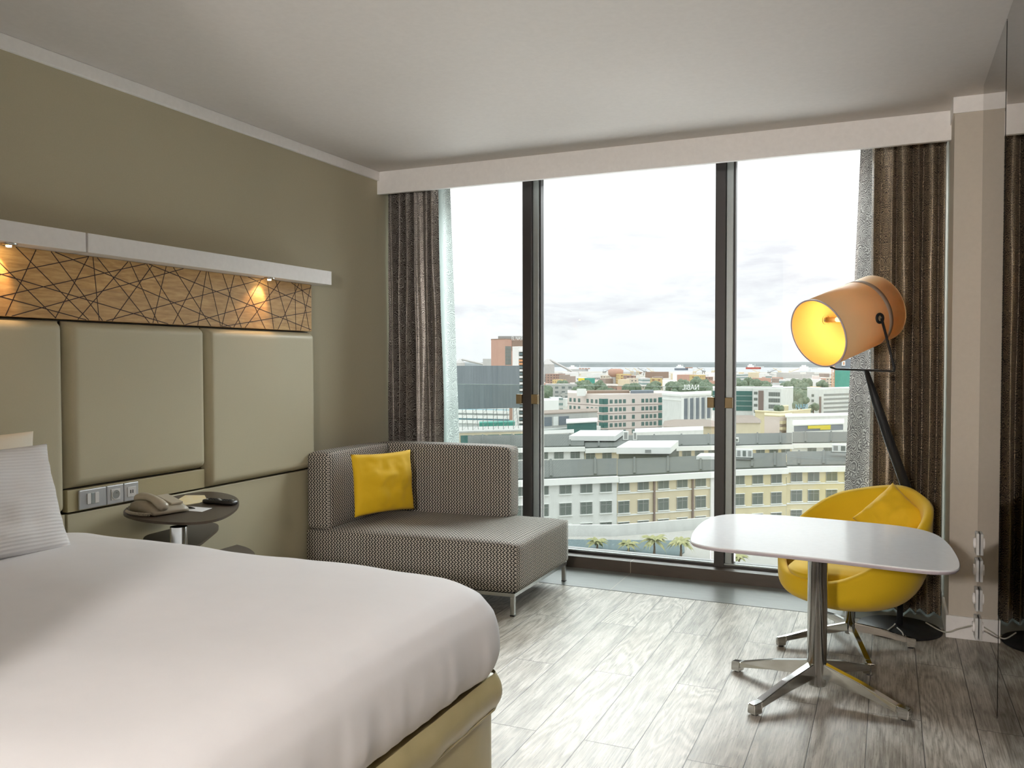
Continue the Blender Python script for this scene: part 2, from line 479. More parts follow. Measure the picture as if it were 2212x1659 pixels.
M = {
    'floor': mat('plank_floor', build=b_floor),
    'tile': mat('grey_floor_tile', build=b_tile((.20, .215, .205), .28, 1.2)),
    'steptile': mat('brown_step_tile', build=b_tile((.075, .058, .045), .38, 1.2)),
    'wall': mat('beige_wallpaper', rough=.85, build=b_wall),
    'wallw': mat('pale_wall_paint', (.56, .51, .44), .8),
    'ceil': mat('ceiling_paint', (.63, .598, .575), .75),
    'white': mat('white_paint', (.88, .86, .85), .6),
    'shelfwhite': mat('white_satin_board', (.82, .80, .79), .45),
    'mullion': mat('dark_bronze_aluminium', (.030, .025, .024), .42),
    'alu': mat('grey_aluminium', (.33, .36, .36), .38, .5),
    'clip': mat('brass_brown_clip', (.22, .155, .07), .5, .3),
    'glass': mat('window_glass', build=b_glass((.955, .975, .965), 1.0)),
    'guard': mat('guard_glass', build=b_glass((.93, .955, .945), 1.3)),
    'glassedge': mat('glass_edge', (.55, .72, .68), .2),
    'mirror': mat('dark_tinted_mirror', (.34, .335, .32), .015, 1.0),
    'black': mat('black_plastic', (.012, .012, .013), .35),
    'blackmat': mat('black_powder_coat', (.014, .014, .015), .5, spec=.3),
    'chrome': mat('polished_chrome', (.66, .66, .65), .10, 1.0),
    'satin': mat('satin_steel', (.50, .50, .49), .27, 1.0),
    'pad': mat('padded_beige_leatherette', rough=.42, build=b_noisy((.46, .42, .29), (.51, .47, .335), 300, .46, .05)),
    'gold': mat('gold_beige_panel', rough=.4, build=b_noisy((.43, .37, .22), (.50, .44, .27), 260, .42)),
    'oak': mat('oak_veneer', build=b_oak),
    'line': mat('dark_groove', (.032, .012, .008), .7),
    'weave': mat('zigzag_upholstery', build=b_weave),
    'yellow': mat('yellow_wool', rough=.85, build=b_noisy((.72, .46, .004), (.82, .53, .008), 400, .85, .1), sheen=.15),
    'yellowc': mat('mustard_cushion_cloth', rough=.8, build=b_noisy((.74, .455, .004), (.84, .53, .008), 350, .75, .08), sheen=.1),
    'sheet': mat('white_duvet_cotton', rough=.8, build=b_noisy((.79, .775, .785), (.83, .815, .825), 12, .75, .04)),
    'pillow': mat('white_striped_pillowcase', build=b_pillow),
    'cream': mat('cream_pillowcase', rough=.8, build=b_noisy((.76, .70, .58), (.82, .77, .66), 20, .75)),
    'skirt': mat('gold_beige_satin', rough=.33, build=b_noisy((.40, .34, .17), (.48, .41, .22), 14, .36, .05), spec=.6),
    'curtain': mat('damask_curtain', build=b_damask(0.0, False)),
    'curtainw': mat('damask_curtain_gold', build=b_damask(0.0, True)),
    'lining': mat('curtain_lining', build=b_translucent((.62, .66, .64), (.70, .80, .78), .55)),
    'shade': mat('cream_lamp_shade', build=b_translucent((.78, .63, .38), (.85, .70, .40), .38)),
    'shadein': mat('shade_inside', build=b_translucent((.86, .60, .20), (.8, .5, .2), .15)),
    'shadeband': mat('shade_band', build=b_translucent((.40, .33, .25), (.40, .30, .2), .3)),
    'bulb': mat('lamp_bulb', build=b_emit((1, .70, .25), 2.5)),
    'spot': mat('halogen_spot', build=b_emit((1, .72, .36), 60)),
    'hallglobe': mat('opal_globe', build=b_emit((1, .95, .905), 860)),
    'tabletop': mat('white_laminate', (.78, .80, .82), .16),
    'tableedge': mat('lilac_plywood_edge', (.45, .40, .44), .5),
    'nighttop': mat('dark_brown_laminate', rough=.35, build=b_noisy((.050, .037, .026), (.074, .056, .040), 120, .42), spec=.3),
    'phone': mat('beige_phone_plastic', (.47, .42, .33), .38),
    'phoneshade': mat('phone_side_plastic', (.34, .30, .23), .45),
    'plate': mat('silver_switch_plate', (.52, .53, .55), .3, .35),
    'platec': mat('white_socket_plastic', (.70, .69, .68), .4),
    'paper': mat('white_paper', (.80, .80, .82), .8),
    'leaflet': mat('yellow_leaflet', build=b_noisy((.80, .60, .16), (.82, .80, .72), 28, .6)),
    'cord': mat('pale_cord', (.62, .60, .54), .5),
    'roof': mat('grey_green_roofing', build=b_roof),
    'pwhite': mat('white_plaster', build=b_plaster((.74, .75, .73))),
    'pbeige': mat('beige_plaster', build=b_plaster((.68, .60, .44), .2)),
    'pyellow': mat('yellow_plaster', build=b_plaster((.70, .62, .41), .25)),
    'ppink': mat('pink_plaster', build=b_plaster((.74, .65, .61), .12)),
    'pgrey': mat('grey_plaster', build=b_plaster((.52, .52, .50))),
    'pbrick': mat('salmon_plaster', build=b_plaster((.50, .32, .25), .15)),
    'pbrown': mat('brown_concrete', build=b_plaster((.30, .22, .17), .3)),
    'ptan': mat('tan_roof', build=b_plaster((.36, .30, .26), .3)),
    'boxwhite': mat('white_cladding', build=b_plaster((.84, .85, .83), .08)),
    'wing': mat('dark_window_glass', build=b_noisy((.10, .125, .115), (.20, .225, .20), 4, .4)),
    'wteal': mat('teal_window_glass', build=b_noisy((.045, .13, .12), (.07, .19, .17), .5, .3)),
    'wblue': mat('blue_curtain_window', build=b_noisy((.10, .26, .34), (.14, .34, .42), 1, .5)),
    'mauve': mat('mauve_pilaster', (.24, .18, .16), .8),
    'board': mat('billboard_back', build=b_noisy((.13, .165, .18), (.25, .285, .30), .9, .8, 0, (3, 3, .12))),
    'truss': mat('grey_truss_steel', (.30, .31, .30), .6),
    'ground': mat('city_ground', build=b_ground),
    'water': mat('bay_water', build=b_water),
    'shore': mat('hazed_shore_trees', build=b_leaf((.19, .22, .22), (.24, .27, .27), .02)),  # distance haze is mixed into this pale grey-blue
    'tree': mat('hazed_green_tree', build=b_leaf((.09, .14, .09), (.21, .26, .18), .9)),  # greens lightened to carry the haze over the town
    'palm': mat('palm_fronds', build=b_leaf((.24, .26, .12), (.50, .48, .24), 2.0)),
    'sand': mat('terrace_paving', build=b_plaster((.42, .41, .38), .2)),
    'poolt': mat('blue_terrace_floor', build=b_plaster((.13, .18, .19), .3)),
    'fA': mat('facade_white_stripes', build=b_facade((.66, .67, .65), (.24, .33, .32), 300, 3.4, 1.0, .45)),
    'fB': mat('facade_cream_grid', build=b_facade((.58, .52, .42), (.22, .22, .20), 4, 3.4)),
    'fC': mat('facade_grey_grid', build=b_facade((.50, .50, .48), (.20, .23, .23), 5, 3.4)),
    'fD': mat('facade_yellow', build=b_facade((.58, .46, .22), (.30, .18, .12), 6, 3.4, .4)),
    'fE': mat('facade_blue_white', build=b_facade((.62, .66, .66), (.22, .42, .50), 300, 3.3, 1.0, .42)),
    'fF': mat('facade_brown', build=b_facade((.36, .25, .20), (.16, .13, .12), 5, 3.4)),
    'orange': mat('orange_paint', (.62, .30, .14), .7),
    'teal': mat('teal_netting', build=b_noisy((.05, .28, .22), (.09, .36, .29), .4, .8)),
    'slate': mat('slate_panel', build=b_noisy((.15, .18, .22), (.24, .27, .30), .4, .8)),
    'yel': mat('yellow_banner', (.72, .60, .05), .7),
    'letter': mat('pale_letters', (.75, .76, .74), .6),
    'letterb': mat('blue_letters', (.20, .42, .55), .6),
    'red': mat('red_paint', (.50, .12, .09), .6),
    'bluep': mat('blue_paint', (.07, .14, .32), .6),
    'trunk': mat('tree_trunk', (.16, .11, .07), .9),
}


# ------------------------------------------------------------------ mesh helpers
def mk(name, bm, m, parent=None, smooth=False, loc=None, uvbox=False):
    if uvbox:
        uvl = bm.loops.layers.uv.verify()
        bm.normal_update()
        for f in bm.faces:
            n = f.normal
            ax = max(range(3), key=lambda i: abs(n[i]))
            for l in f.loops:
                c = l.vert.co
                l[uvl].uv = (c.y, c.z) if ax == 0 else ((c.x, c.z) if ax == 1 else (c.x, c.y))
    me = bpy.data.meshes.new(name)
    bm.to_mesh(me)
    bm.free()
    for mm in (m if isinstance(m, (list, tuple)) else [m]):
        me.materials.append(M[mm] if isinstance(mm, str) else mm)
    if smooth:
        me.polygons.foreach_set('use_smooth', [True] * len(me.polygons))
    o = bpy.data.objects.new(name, me)
    COL.objects.link(o)
    if parent is not None:
        o.parent = parent
    if loc is not None:
        o.location = loc
    return o


def tag(o, label=None, cat=None, group=None, kind=None):
    if label:
        o['label'] = label
    if cat:
        o['category'] = cat
    if group:
        o['group'] = group
    if kind:
        o['kind'] = kind
    return o


def thing(name, label, cat, loc=(0, 0, 0), rz=0.0, group=None):
    o = bpy.data.objects.new(name, None)
    COL.objects.link(o)
    o.location = loc
    o.rotation_euler = (0, 0, rz)
    o.empty_display_size = .1
    return tag(o, label, cat, group)


def copy_tree(o, parent=None):
    c = o.copy()
    COL.objects.link(c)
    c.parent = parent
    for ch in list(o.children):
        copy_tree(ch, c)
    return c


def box(bm, x0, x1, y0, y1, z0, z1, bev=0, seg=2, mi=0):
    r = bmesh.ops.create_cube(bm, size=1)
    for v in r['verts']:
        v.co = Vector((x0 + (v.co.x + .5) * (x1 - x0), y0 + (v.co.y + .5) * (y1 - y0), z0 + (v.co.z + .5) * (z1 - z0)))
    fs = list({f for v in r['verts'] for f in v.link_faces})
    for f in fs:
        f.material_index = mi
    if bev:
        es = list({e for v in r['verts'] for e in v.link_edges})
        rr = bmesh.ops.bevel(bm, geom=es, offset=bev, segments=seg, profile=.5, affect='EDGES')
        for f in rr['faces']:
            f.material_index = mi
    return bm


def NB():
    return bmesh.new()


def boxo(name, dims, m, parent=None, bev=0, seg=2, smooth=False, uvbox=False):
    return mk(name, box(NB(), *dims, bev=bev, seg=seg), m, parent, smooth, uvbox=uvbox)


def struct(o):
    return tag(o, kind='structure')


def tube(bm, pts, r, n=12, cap=True, sx=1.0):
    pts = [Vector(p) for p in pts]
    rs = r if isinstance(r, (list, tuple)) else [r] * len(pts)
    rings = []
    t0 = (pts[1] - pts[0]).normalized()
    up = Vector((0, 0, 1)) if abs(t0.z) < .9 else Vector((1, 0, 0))
    a = t0.cross(up).normalized()
    for i, p in enumerate(pts):
        if i == 0:
            t = t0
        elif i == len(pts) - 1:
            t = (pts[i] - pts[i - 1]).normalized()
        else:
            t = ((pts[i + 1] - p).normalized() + (p - pts[i - 1]).normalized()).normalized()
        a = (a - t * a.dot(t)).normalized()
        b = t.cross(a)
        rings.append([bm.verts.new(p + a * (rs[i] * sx * math.cos(2 * PI * k / n)) + b * (rs[i] * math.sin(2 * PI * k / n))) for k in range(n)])
    for i in range(len(rings) - 1):
        for k in range(n):
            bm.faces.new((rings[i][k], rings[i][(k + 1) % n], rings[i + 1][(k + 1) % n], rings[i + 1][k]))
    if cap:
        bm.faces.new(rings[0][::-1])
        bm.faces.new(rings[-1])
    return bm


def lathe(bm, prof, n=40, mtx=None):
    """prof: (r,z) list, spun about z"""
    rings = []
    for r, z in prof:
        if r < 1e-5:
            rings.append([bm.verts.new((0, 0, z))])
        else:
            rings.append([bm.verts.new((r * math.cos(2 * PI * k / n), r * math.sin(2 * PI * k / n), z)) for k in range(n)])
    for a, b in zip(rings, rings[1:]):
        for k in range(n):
            k2 = (k + 1) % n
            if len(a) == 1 and len(b) == 1:
                continue
            if len(a) == 1:
                bm.faces.new((a[0], b[k2], b[k]))
            elif len(b) == 1:
                bm.faces.new((a[k], a[k2], b[0]))
            else:
                bm.faces.new((a[k], a[k2], b[k2], b[k]))
    if mtx is not None:
        bmesh.ops.transform(bm, matrix=mtx, verts=bm.verts)
    return bm


def prism(bm, pts, z0, z1, mi_top=0, mi_side=0, bev=0):
    lo = [bm.verts.new((p[0], p[1], z0)) for p in pts]
    hi = [bm.verts.new((p[0], p[1], z1)) for p in pts]
    n = len(pts)
    f = bm.faces.new(hi)
    f.material_index = mi_top
    f2 = bm.faces.new(lo[::-1])
    f2.material_index = mi_side
    for i in range(n):
        s = bm.faces.new((lo[i], lo[(i + 1) % n], hi[(i + 1) % n], hi[i]))
        s.material_index = mi_side
    bmesh.ops.recalc_face_normals(bm, faces=bm.faces)
    return bm


def smoothpoly(pts, it=3):
    pts = [Vector(p) for p in pts]
    for _ in range(it):
        q = []
        for i in range(len(pts)):
            a, b = pts[i], pts[(i + 1) % len(pts)]
            q += [a * .75 + b * .25, a * .25 + b * .75]
        pts = q
    return pts


def frame(loc, xdir, zdir):
    """matrix whose local x ~ xdir, local z ~ zdir"""
    z = Vector(zdir).normalized()
    x = Vector(xdir)
    x = (x - z * x.dot(z)).normalized()
    y = z.cross(x)
    m = Matrix((x, y, z)).transposed().to_4x4()
    m.translation = Vector(loc)
    return m


def gridsurf(bm, fn, nu, nv, closed_u=False, uvfn=None):
    g = [[bm.verts.new(fn(i / (nu if closed_u else nu), j / nv)) for j in range(nv + 1)] for i in range(nu + (0 if closed_u else 1))]
    uvl = bm.loops.layers.uv.verify() if uvfn else None
    for i in range(nu):
        i2 = (i + 1) % len(g)
        for j in range(nv):
            f = bm.faces.new((g[i][j], g[i2][j], g[i2][j + 1], g[i][j + 1]))
            if uvfn:
                for l, (a, b) in zip(f.loops, ((i, j), (i + 1, j), (i + 1, j + 1), (i, j + 1))):
                    l[uvl].uv = uvfn(a / nu, b / nv)
    return g


def cushion(bm, wd, ht, th, n=26, seed=0, pinch=.07, crease=.012, pw=.42):
    """local x = width, z = height, y = thickness"""
    for s in (1, -1):
        def fn(a, b, s=s):
            u, v = a * 2 - 1, b * 2 - 1
            x = u * wd / 2 * (1 - pinch * (1 - v * v) * abs(u) ** 3)
            z = v * ht / 2 * (1 - pinch * (1 - u * u) * abs(v) ** 3)
            k = max(0, (1 - u * u) * (1 - v * v)) ** pw
            w_ = noise.noise(Vector((u * 2.2 + seed, v * 2.2, s * 3))) * crease * 2
            w_ += noise.noise(Vector((u * 6 + seed, v * 6, s))) * crease * .7
            return Vector((x, s * (th / 2 * k + w_ * k), z))
        gridsurf(bm, fn, n, n)
    bmesh.ops.remove_doubles(bm, verts=bm.verts, dist=1e-5)
    bmesh.ops.recalc_face_normals(bm, faces=bm.faces)
    return bm


XW, XM, YV, H = -3.29, .40, 5.09, 2.74

# ================================================================== the room
struct(boxo('floor', (XW - .1, .75, -3.3, 5.0, -.12, 0), 'floor'))
struct(boxo('trim_1', (XW - .1, .75, 5.004, 5.455, -.12, .002), 'tile'))
struct(boxo('baseboard_window', (XW - .1, .75, 5.46, 5.56, -.12, .078), 'steptile'))
struct(boxo('ceiling', (XW - .1, .75, -3.3, YV, H, H + .12), 'ceil'))
struct(boxo('wall_left', (XW - .12, XW, -3.3, 5.9, 0, H), 'wall'))
struct(boxo('wall_back', (XW, .75, -3.42, -3.3, 0, H), 'wallw'))
struct(boxo('wall_right', (.455, .6, -3.3, 4.849, 0, H), 'wallw'))
struct(boxo('wall_bathroom', (XW, -1.23, -3.3, .10, 0, H), 'wallw'))
# window bulkhead / curtain box
struct(boxo('trim_2', (XW, .295, YV, YV + .03, 2.585, H + .02), 'white'))
struct(boxo('wall_window', (XW - .1, .75, YV + .035, 5.9, 2.74, 2.95), 'white'))
# cornice strip along the left wall
struct(boxo('trim_3', (XW, XW + .022, .1, YV - .002, H - .062, H), 'white', bev=.004))
# column beside the window with white cap and skirting
bm = NB()
box(bm, .292, .46, 4.85, 5.75, 0, 2.66)
struct(mk('wall_column', bm, 'wallw'))
struct(boxo('trim_4', (.285, .46, 4.842, 5.08, 2.66, H), 'white'))
struct(boxo('baseboard_column', (.280, .46, 4.838, 5.2, 0, .115), 'white', bev=.003))

# window: dark mullions with grey aluminium returns, panes, guard glass, bottom rail
win = thing('window_1', None, None)
win['kind'] = 'structure'
YG = 5.62
mull = [(-3.25, -3.19), (-2.385, -2.315), (-1.030, -.965), (.25, .31)]
for i, (a, b) in enumerate(mull):
    mk('mullion', box(NB(), a, b, 5.56, 5.70, .02, 2.74, bev=.003), 'mullion', win)
    mk('side_channel', box(NB(), b + .001, b + .045, 5.585, 5.68, .085, 2.74, bev=.003), 'alu', win)
    mk('seal_strip', box(NB(), b + .046, b + .056, 5.60, 5.66, .085, 2.74), 'mullion', win)
    if i in (1, 2):
        zc = 1.145
        for x0, x1 in ((a - .045, a - .002), (b + .002, b + .05)):
            mk('guard_clip', box(NB(), x0, x1, 5.545, 5.583, zc - .034, zc + .034, bev=.003), 'clip', win)
mk('bottom_rail', box(NB(), -3.25, .31, 5.562, 5.70, -.02, .09, bev=.003), 'mullion', win)
mk('rail_cap', box(NB(), -3.2, .29, 5.565, 5.583, .091, .10), 'alu', win)
bays = [(-3.19, -2.39), (-2.258, -1.035), (-.908, .25)]
for a, b in bays:
    mk('pane', box(NB(), a, b, YG + .03, YG + .036, .09, 2.74), 'glass', win)
for a, b in bays:
    z1 = 1.243
    bm = NB()
    box(bm, a + .005, b - .02, YG - .04, YG - .032, .10, z1)
    mk('guard_glass', bm, 'guard', win)
    bm = NB()
    box(bm, a + .005, b - .02, YG - .0405, YG - .0315, z1, z1 + .003)
    mk('guard_edge', bm, 'glassedge', win)

# ------------------------------------------------------------------ mirrors on the right wall
for (y0, y1, lab) in ((3.79, 4.66, 'narrow dark tinted wall mirror panel next to the window column'),
                      (-.6, 3.765, 'large dark tinted wall mirror panel at the right picture edge')):
    t = thing('wall_mirror', lab, 'mirror', (XM, (y0 + y1) / 2, 0))
    hy = (y1 - y0) / 2
    mk('mirror_glass', box(NB(), .002, .02, -hy, hy, .01, H - .01), 'mirror', t)
    mk('backing_board', box(NB(), .021, .054, -hy, hy, .0, H - .002), 'white', t)
t = thing('mirror_joint_strip', 'thin black strip joining the two dark mirror panels', 'trim', (XM, 3.777, 0))
mk('joint_profile', box(NB(), .006, .05, -.0115, .0115, .01, H - .01), 'black', t)

# white plates in a column at the mirror's end
for k, (zc, lab) in enumerate(((.545, 'white socket plate on the mirror edge, topmost of four'),
                               (.418, 'white socket plate on the mirror edge, second from top'),
                               (.278, 'white socket plate on the mirror edge, third from top'),
                               (.142, 'white socket plate on the mirror edge, lowest, with a cord plugged in'))):
    t = thing('wall_socket', lab, 'socket', (XM - .001, 4.585, zc), 0, 'white socket plates on the mirror edge')
    mk('plate', box(NB(), -.012, .002, -.043, .043, -.052, .052, bev=.004), 'platec', t)
    bm = lathe(NB(), [(.026, 0), (.026, .008), (.021, .008), (.019, .001), (0, .001)], 24, Matrix.Rotation(-PI / 2, 4, 'Y'))
    for v in bm.verts:
        v.co.x -= .012
    mk('socket_ring', bm, 'white', t)

# ------------------------------------------------------------------ headboard
XP = -3.222
hb = thing('headboard', 'wall-mounted padded beige headboard of large square leatherette panels', 'headboard', (XW, 2.6, 0))


def pad(y0, y1, z0, z1, name, m, bulge=.022, x0=-3.262, n=14):
    bm = NB()

    def fn(a, b):
        u, v = a * 2 - 1, b * 2 - 1
        e = min(1, (1 - abs(u)) * (y1 - y0) / 2 / .035) if bulge else 1
        e2 = min(1, (1 - abs(v)) * (z1 - z0) / 2 / .035) if bulge else 1
        k = (1 - (1 - e) ** 2.2) * (1 - (1 - e2) ** 2.2)
        return Vector((x0 + .008 + (abs(XP - x0) + bulge * .6) * k - XW, (y0 + y1) / 2 + u * (y1 - y0) / 2 - 2.6, (z0 + z1) / 2 + v * (z1 - z0) / 2))
    us = sorted(set([0, .01, .02, .03, .045, .06, .1, .2, .35, .5, .65, .8, .9, .94, .955, .97, .98, .99, 1]))
    g = [[bm.verts.new(fn(a, b)) for b in us] for a in us]
    for i in range(len(us) - 1):
        for j in range(len(us) - 1):
            bm.faces.new((g[i][j], g[i + 1][j], g[i + 1][j + 1], g[i][j + 1]))
    box(bm, x0 - XW, x0 + .010 - XW, y0 - 2.6, y1 - 2.6, z0, z1)
    return mk(name, bm, m, hb, True)


boxo('backing_board', (.001, .026, 1.0 - 2.6, 4.262 - 2.6, .0, 1.597), 'blackmat', hb)
pad(1.05, 1.70, .765, 1.592, 'padded_panel', 'pad')
pad(1.71, 2.535, .765, 1.592, 'padded_panel', 'pad')
pad(2.552, 3.352, .868, 1.592, 'padded_panel', 'pad')
pad(3.360, 4.262, .762, 1.592, 'padded_panel', 'pad')
boxo('flat_rail', (.028, .062, 2.552 - 2.6, 3.355 - 2.6, .766, .862), 'gold', hb, bev=.002)
boxo('lower_panel', (.028, .060, 1.05 - 2.6, 2.540 - 2.6, .0, .760), 'pad', hb, bev=.003)
boxo('lower_panel', (.028, .060, 2.552 - 2.6, 4.262 - 2.6, .0, .757), 'pad', hb, bev=.003)

# oak panel with the criss-cross grooves
wp = thing('oak_wall_panel', 'oak veneer wall panel with dark crossing lines above the headboard', 'wall panel', (XW, 2.6, 1.6))
XO = -3.232
boxo('board', (.001, XO - XW, 1.05 - 2.6, 4.262 - 2.6, 0, .284), 'oak', wp, bev=.002)
CA = lambda x, y: (x / 5.53, 450 + y / 5.53)
CB = lambda x, y: (400 + x / 5.144, 520 + y / 5.144)
LN = [(CA(0, 660), CA(670, 1340)), (CA(190, 460), CA(1060, 1360)), (CA(430, 495), CA(65, 1320)), (CA(0, 790), CA(1060, 570)),
      (CA(0, 790), CA(2010, 1395)), (CA(610, 515), CA(1225, 1365)), (CA(660, 515), CB(510, 970)), (CA(1060, 570), CA(660, 1340)),
      (CA(1110, 575), CA(1185, 1360)), (CA(1160, 580), CA(1785, 1390)), (CA(0, 1050), CA(1740, 650)), (CA(0, 1070), CA(1030, 1360)),
      (CA(140, 1320), CA(2190, 705)), (CA(1530, 630), CA(930, 1350)), (CA(1550, 630), CA(1890, 1390)), (CA(1750, 655), CA(2200, 1395)),
      (CA(1820, 680), CA(1340, 1365)), (CA(1985, 685), CA(1825, 1390)), (CA(2070, 690), CB(285, 960)), (CA(1780, 655), CB(1400, 990)),
      (CA(1270, 1365), CB(870, 400)), (CA(2065, 1400), CB(170, 315)), (CB(235, 320), CB(140, 955)), (CB(255, 325), CB(395, 965)),
      (CB(415, 345), CB(625, 970)), (CB(545, 365), CB(405, 965)), (CB(610, 370), CB(890, 990)), (CB(700, 380), CB(1410, 745)),
      (CB(850, 405), CB(540, 970)), (CB(0, 945), CB(1415, 525)), (CB(915, 460), CB(985, 990)), (CB(1005, 420), CB(1165, 1000)),
      (CB(1055, 425), CB(665, 975)), (CB(1180, 440), CB(1415, 630)), (CB(1220, 450), CB(1230, 1000)), (CB(1265, 455), CB(1030, 990)),
      (CB(1285, 455), CB(1380, 1000)), (CB(1410, 475), CB(1280, 1000)), (CB(410, 965), CB(1405, 790))]
bm = NB()
for k, (a, b) in enumerate(LN):
    p, q = onx(*a, XO), onx(*b, XO)
    d = q - p
    if a[0] < 3:                       # lines that carry on past the left picture edge
        p = p - d.normalized() * min(.5, abs((p.z - (1.606 if d.z > 0 else 1.878)) / (d.z or 1)) * d.length)
    for c in (p, q):
        c.z = min(1.882, max(1.602, c.z))
        c.y = min(4.258, c.y)
    d = (q - p).normalized()
    s = Vector((0, -d.z, d.y)) * .0019
    x0, x1 = XO - XW - .002, XO - XW + .0006 + k * 1e-5
    vs = []
    for c in (p - s, q - s, q + s, p + s):
        vs.append((c.y - 2.6, c.z - 1.6))
    lo = [bm.verts.new((x0, *v)) for v in vs]
    hi = [bm.verts.new((x1, *v)) for v in vs]
    bm.faces.new(hi)
    for i in range(4):
        bm.faces.new((lo[i], lo[(i + 1) % 4], hi[(i + 1) % 4], hi[i]))
mk('inlay_lines', bm, 'line', wp)

# white shelf boards with little halogen spots underneath
for (y0, y1, lab, spots) in ((1.05, 2.588, 'white wall shelf board above oak panel, left of the joint, cut by picture edge', (CA(105, 480),)),
                             (2.598, 4.335, 'long white wall shelf board above oak panel, right of the joint', (CB(935, 440),))):
    yc = (y0 + y1) / 2
    t = thing('wall_shelf', lab, 'shelf', (XW, yc, 1.885))
    boxo('board', (.001, .155, y0 - yc, y1 - yc, .0, .083), 'shelfwhite', t, bev=.002)
    for s in spots:
        p = onx(*s, XW + .115)
        bm = lathe(NB(), [(.030, .002), (.030, -.006), (.022, -.010), (.020, -.004), (0, -.004)], 24)
        for v in bm.verts:
            v.co += Vector((.115, p.y - yc, 0))
        r = mk('spotlight', bm, 'satin', t, True)
        bm = lathe(NB(), [(0, -.016), (.010, -.014), (.0105, -.007), (0, -.0055)], 16)
        for v in bm.verts:
            v.co += Vector((.115, p.y - yc, 0))
        mk('bulb', bm, 'spot', r, True)
        l = light('spotlight_light', 'SPOT', (XW + .115, p.y, 1.866), 3.2, (1, .60, .30), spot_size=1.5, spot_blend=.6, shadow_soft_size=.012)
        l.rotation_euler = (Vector((-.12, -.10, -.3))).to_track_quat('-Z', 'Y').to_euler()

# silver switch and socket plates in the flat rail
px_ = XP - .006
sp = thing('switch_plate', 'silver double switch, power socket and charging port plate on headboard', 'switch', (XW + .062, 2.6, .762))
YA = [2.600, 2.747, 2.752, 2.842, 2.847, 2.925]
for (y0, y1) in ((2.602, 2.742), (2.745, 2.836), (2.839, 2.922)):
    boxo('plate', (.001, .011, y0 - 2.6, y1 - 2.6, .008, .094), 'plate', sp, bev=.004)
for (y0, y1, m) in ((2.640, 2.659, 'platec'), (2.660, 2.679, 'alu'), (2.680, 2.700, 'platec')):
    boxo('rocker', (.0112, .015, y0 - 2.6, y1 - 2.6, .028, .076), m, sp, bev=.0015)
boxo('socket_insert', (.0112, .0135, 2.766 - 2.6, 2.816 - 2.6, .026, .076), 'platec', sp, bev=.001)
mk('socket_ring', lathe(NB(), [(.0195, 0), (.0195, .002), (.0225, .002), (.0225, 0)], 28, Matrix.Translation((.0136, 2.791 - 2.6, .051)) @ Matrix.Rotation(PI / 2, 4, 'Y')), 'platec', sp)
mk('socket_well', lathe(NB(), [(.0194, 0), (.0194, .0006), (0, .0006)], 28, Matrix.Translation((.0136, 2.791 - 2.6, .051)) @ Matrix.Rotation(PI / 2, 4, 'Y')), 'truss', sp)
mk('earth_pin', tube(NB(), [(.014, 2.791 - 2.6, .058), (.021, 2.791 - 2.6, .058)], .0022, 8), 'chrome', sp)
boxo('charging_insert', (.0112, .0135, 2.857 - 2.6, 2.905 - 2.6, .028, .074), 'platec', sp, bev=.001)
for yy in (2.874, 2.886):
    boxo('charging_port', (.0137, .0145, yy - 2.6 - .0022, yy - 2.6 + .0022, .044, .060), 'black', sp)

# ------------------------------------------------------------------ bed
bed = thing('bed', 'wide bed base in gold-beige satin skirt with piped top band', 'bed', (-2.16, 1.59, 0))
bx0, bx1, by0, by1 = -3.175 + 2.16, -1.135 + 2.16, .75 - 1.59, 2.435 - 1.59
bm = NB()
ring = []
NS = 60


def rrect(t, x0, x1, y0, y1, r):
    """point at 0..1 around a rounded rectangle"""
    w_, h_ = x1 - x0 - 2 * r, y1 - y0 - 2 * r
    segs = [w_, PI * r / 2, h_, PI * r / 2, w_, PI * r / 2, h_, PI * r / 2]
    L = sum(segs)
    d = (t % 1) * L
    k = 0
    while d > segs[k]:
        d -= segs[k]
        k += 1
    cs = [(x1 - r, y1 - r), (x1 - r, y0 + r), (x0 + r, y0 + r), (x0 + r, y1 - r)]
    if k == 0:
        return x0 + r + d, y1
    if k == 1:
        a = PI / 2 - d / r
        return cs[0][0] + r * math.cos(a), cs[0][1] + r * math.sin(a)
    if k == 2:
        return x1, y1 - r - d
    if k == 3:
        a = -d / r
        return cs[1][0] + r * math.cos(a), cs[1][1] + r * math.sin(a)
    if k == 4:
        return x1 - r - d, y0
    if k == 5:
        a = -PI / 2 - d / r
        return cs[2][0] + r * math.cos(a), cs[2][1] + r * math.sin(a)
    if k == 6:
        return x0, y0 + r + d
    a = PI - d / r
    return cs[3][0] + r * math.cos(a), cs[3][1] + r * math.sin(a)


def skirt_fn(z0, z1, off, amp, fr, belly=0.0):
    def fn(a, b):
        z = z0 + (z1 - z0) * b
        o = off + belly * math.sin(PI * b)
        x, y = rrect(a, bx0 - o, bx1 + o, by0 - o, by1 + o, .03 + max(0, o))
        nn = noise.noise(Vector((x * fr, y * fr, z * 2.0))) * amp * (1 - b * .6)
        cx_, cy_ = x - (bx0 + bx1) / 2, y
        d = Vector((cx_ / 1.03, cy_ / .84, 0))
        d = Vector((1 if abs(d.x) > abs(d.y) else 0, 0, 0)) * (1 if d.x > 0 else -1) if abs(d.x) > abs(d.y) else Vector((0, 1 if d.y > 0 else -1, 0))
        return Vector((x, y, z)) + d * nn
    return fn


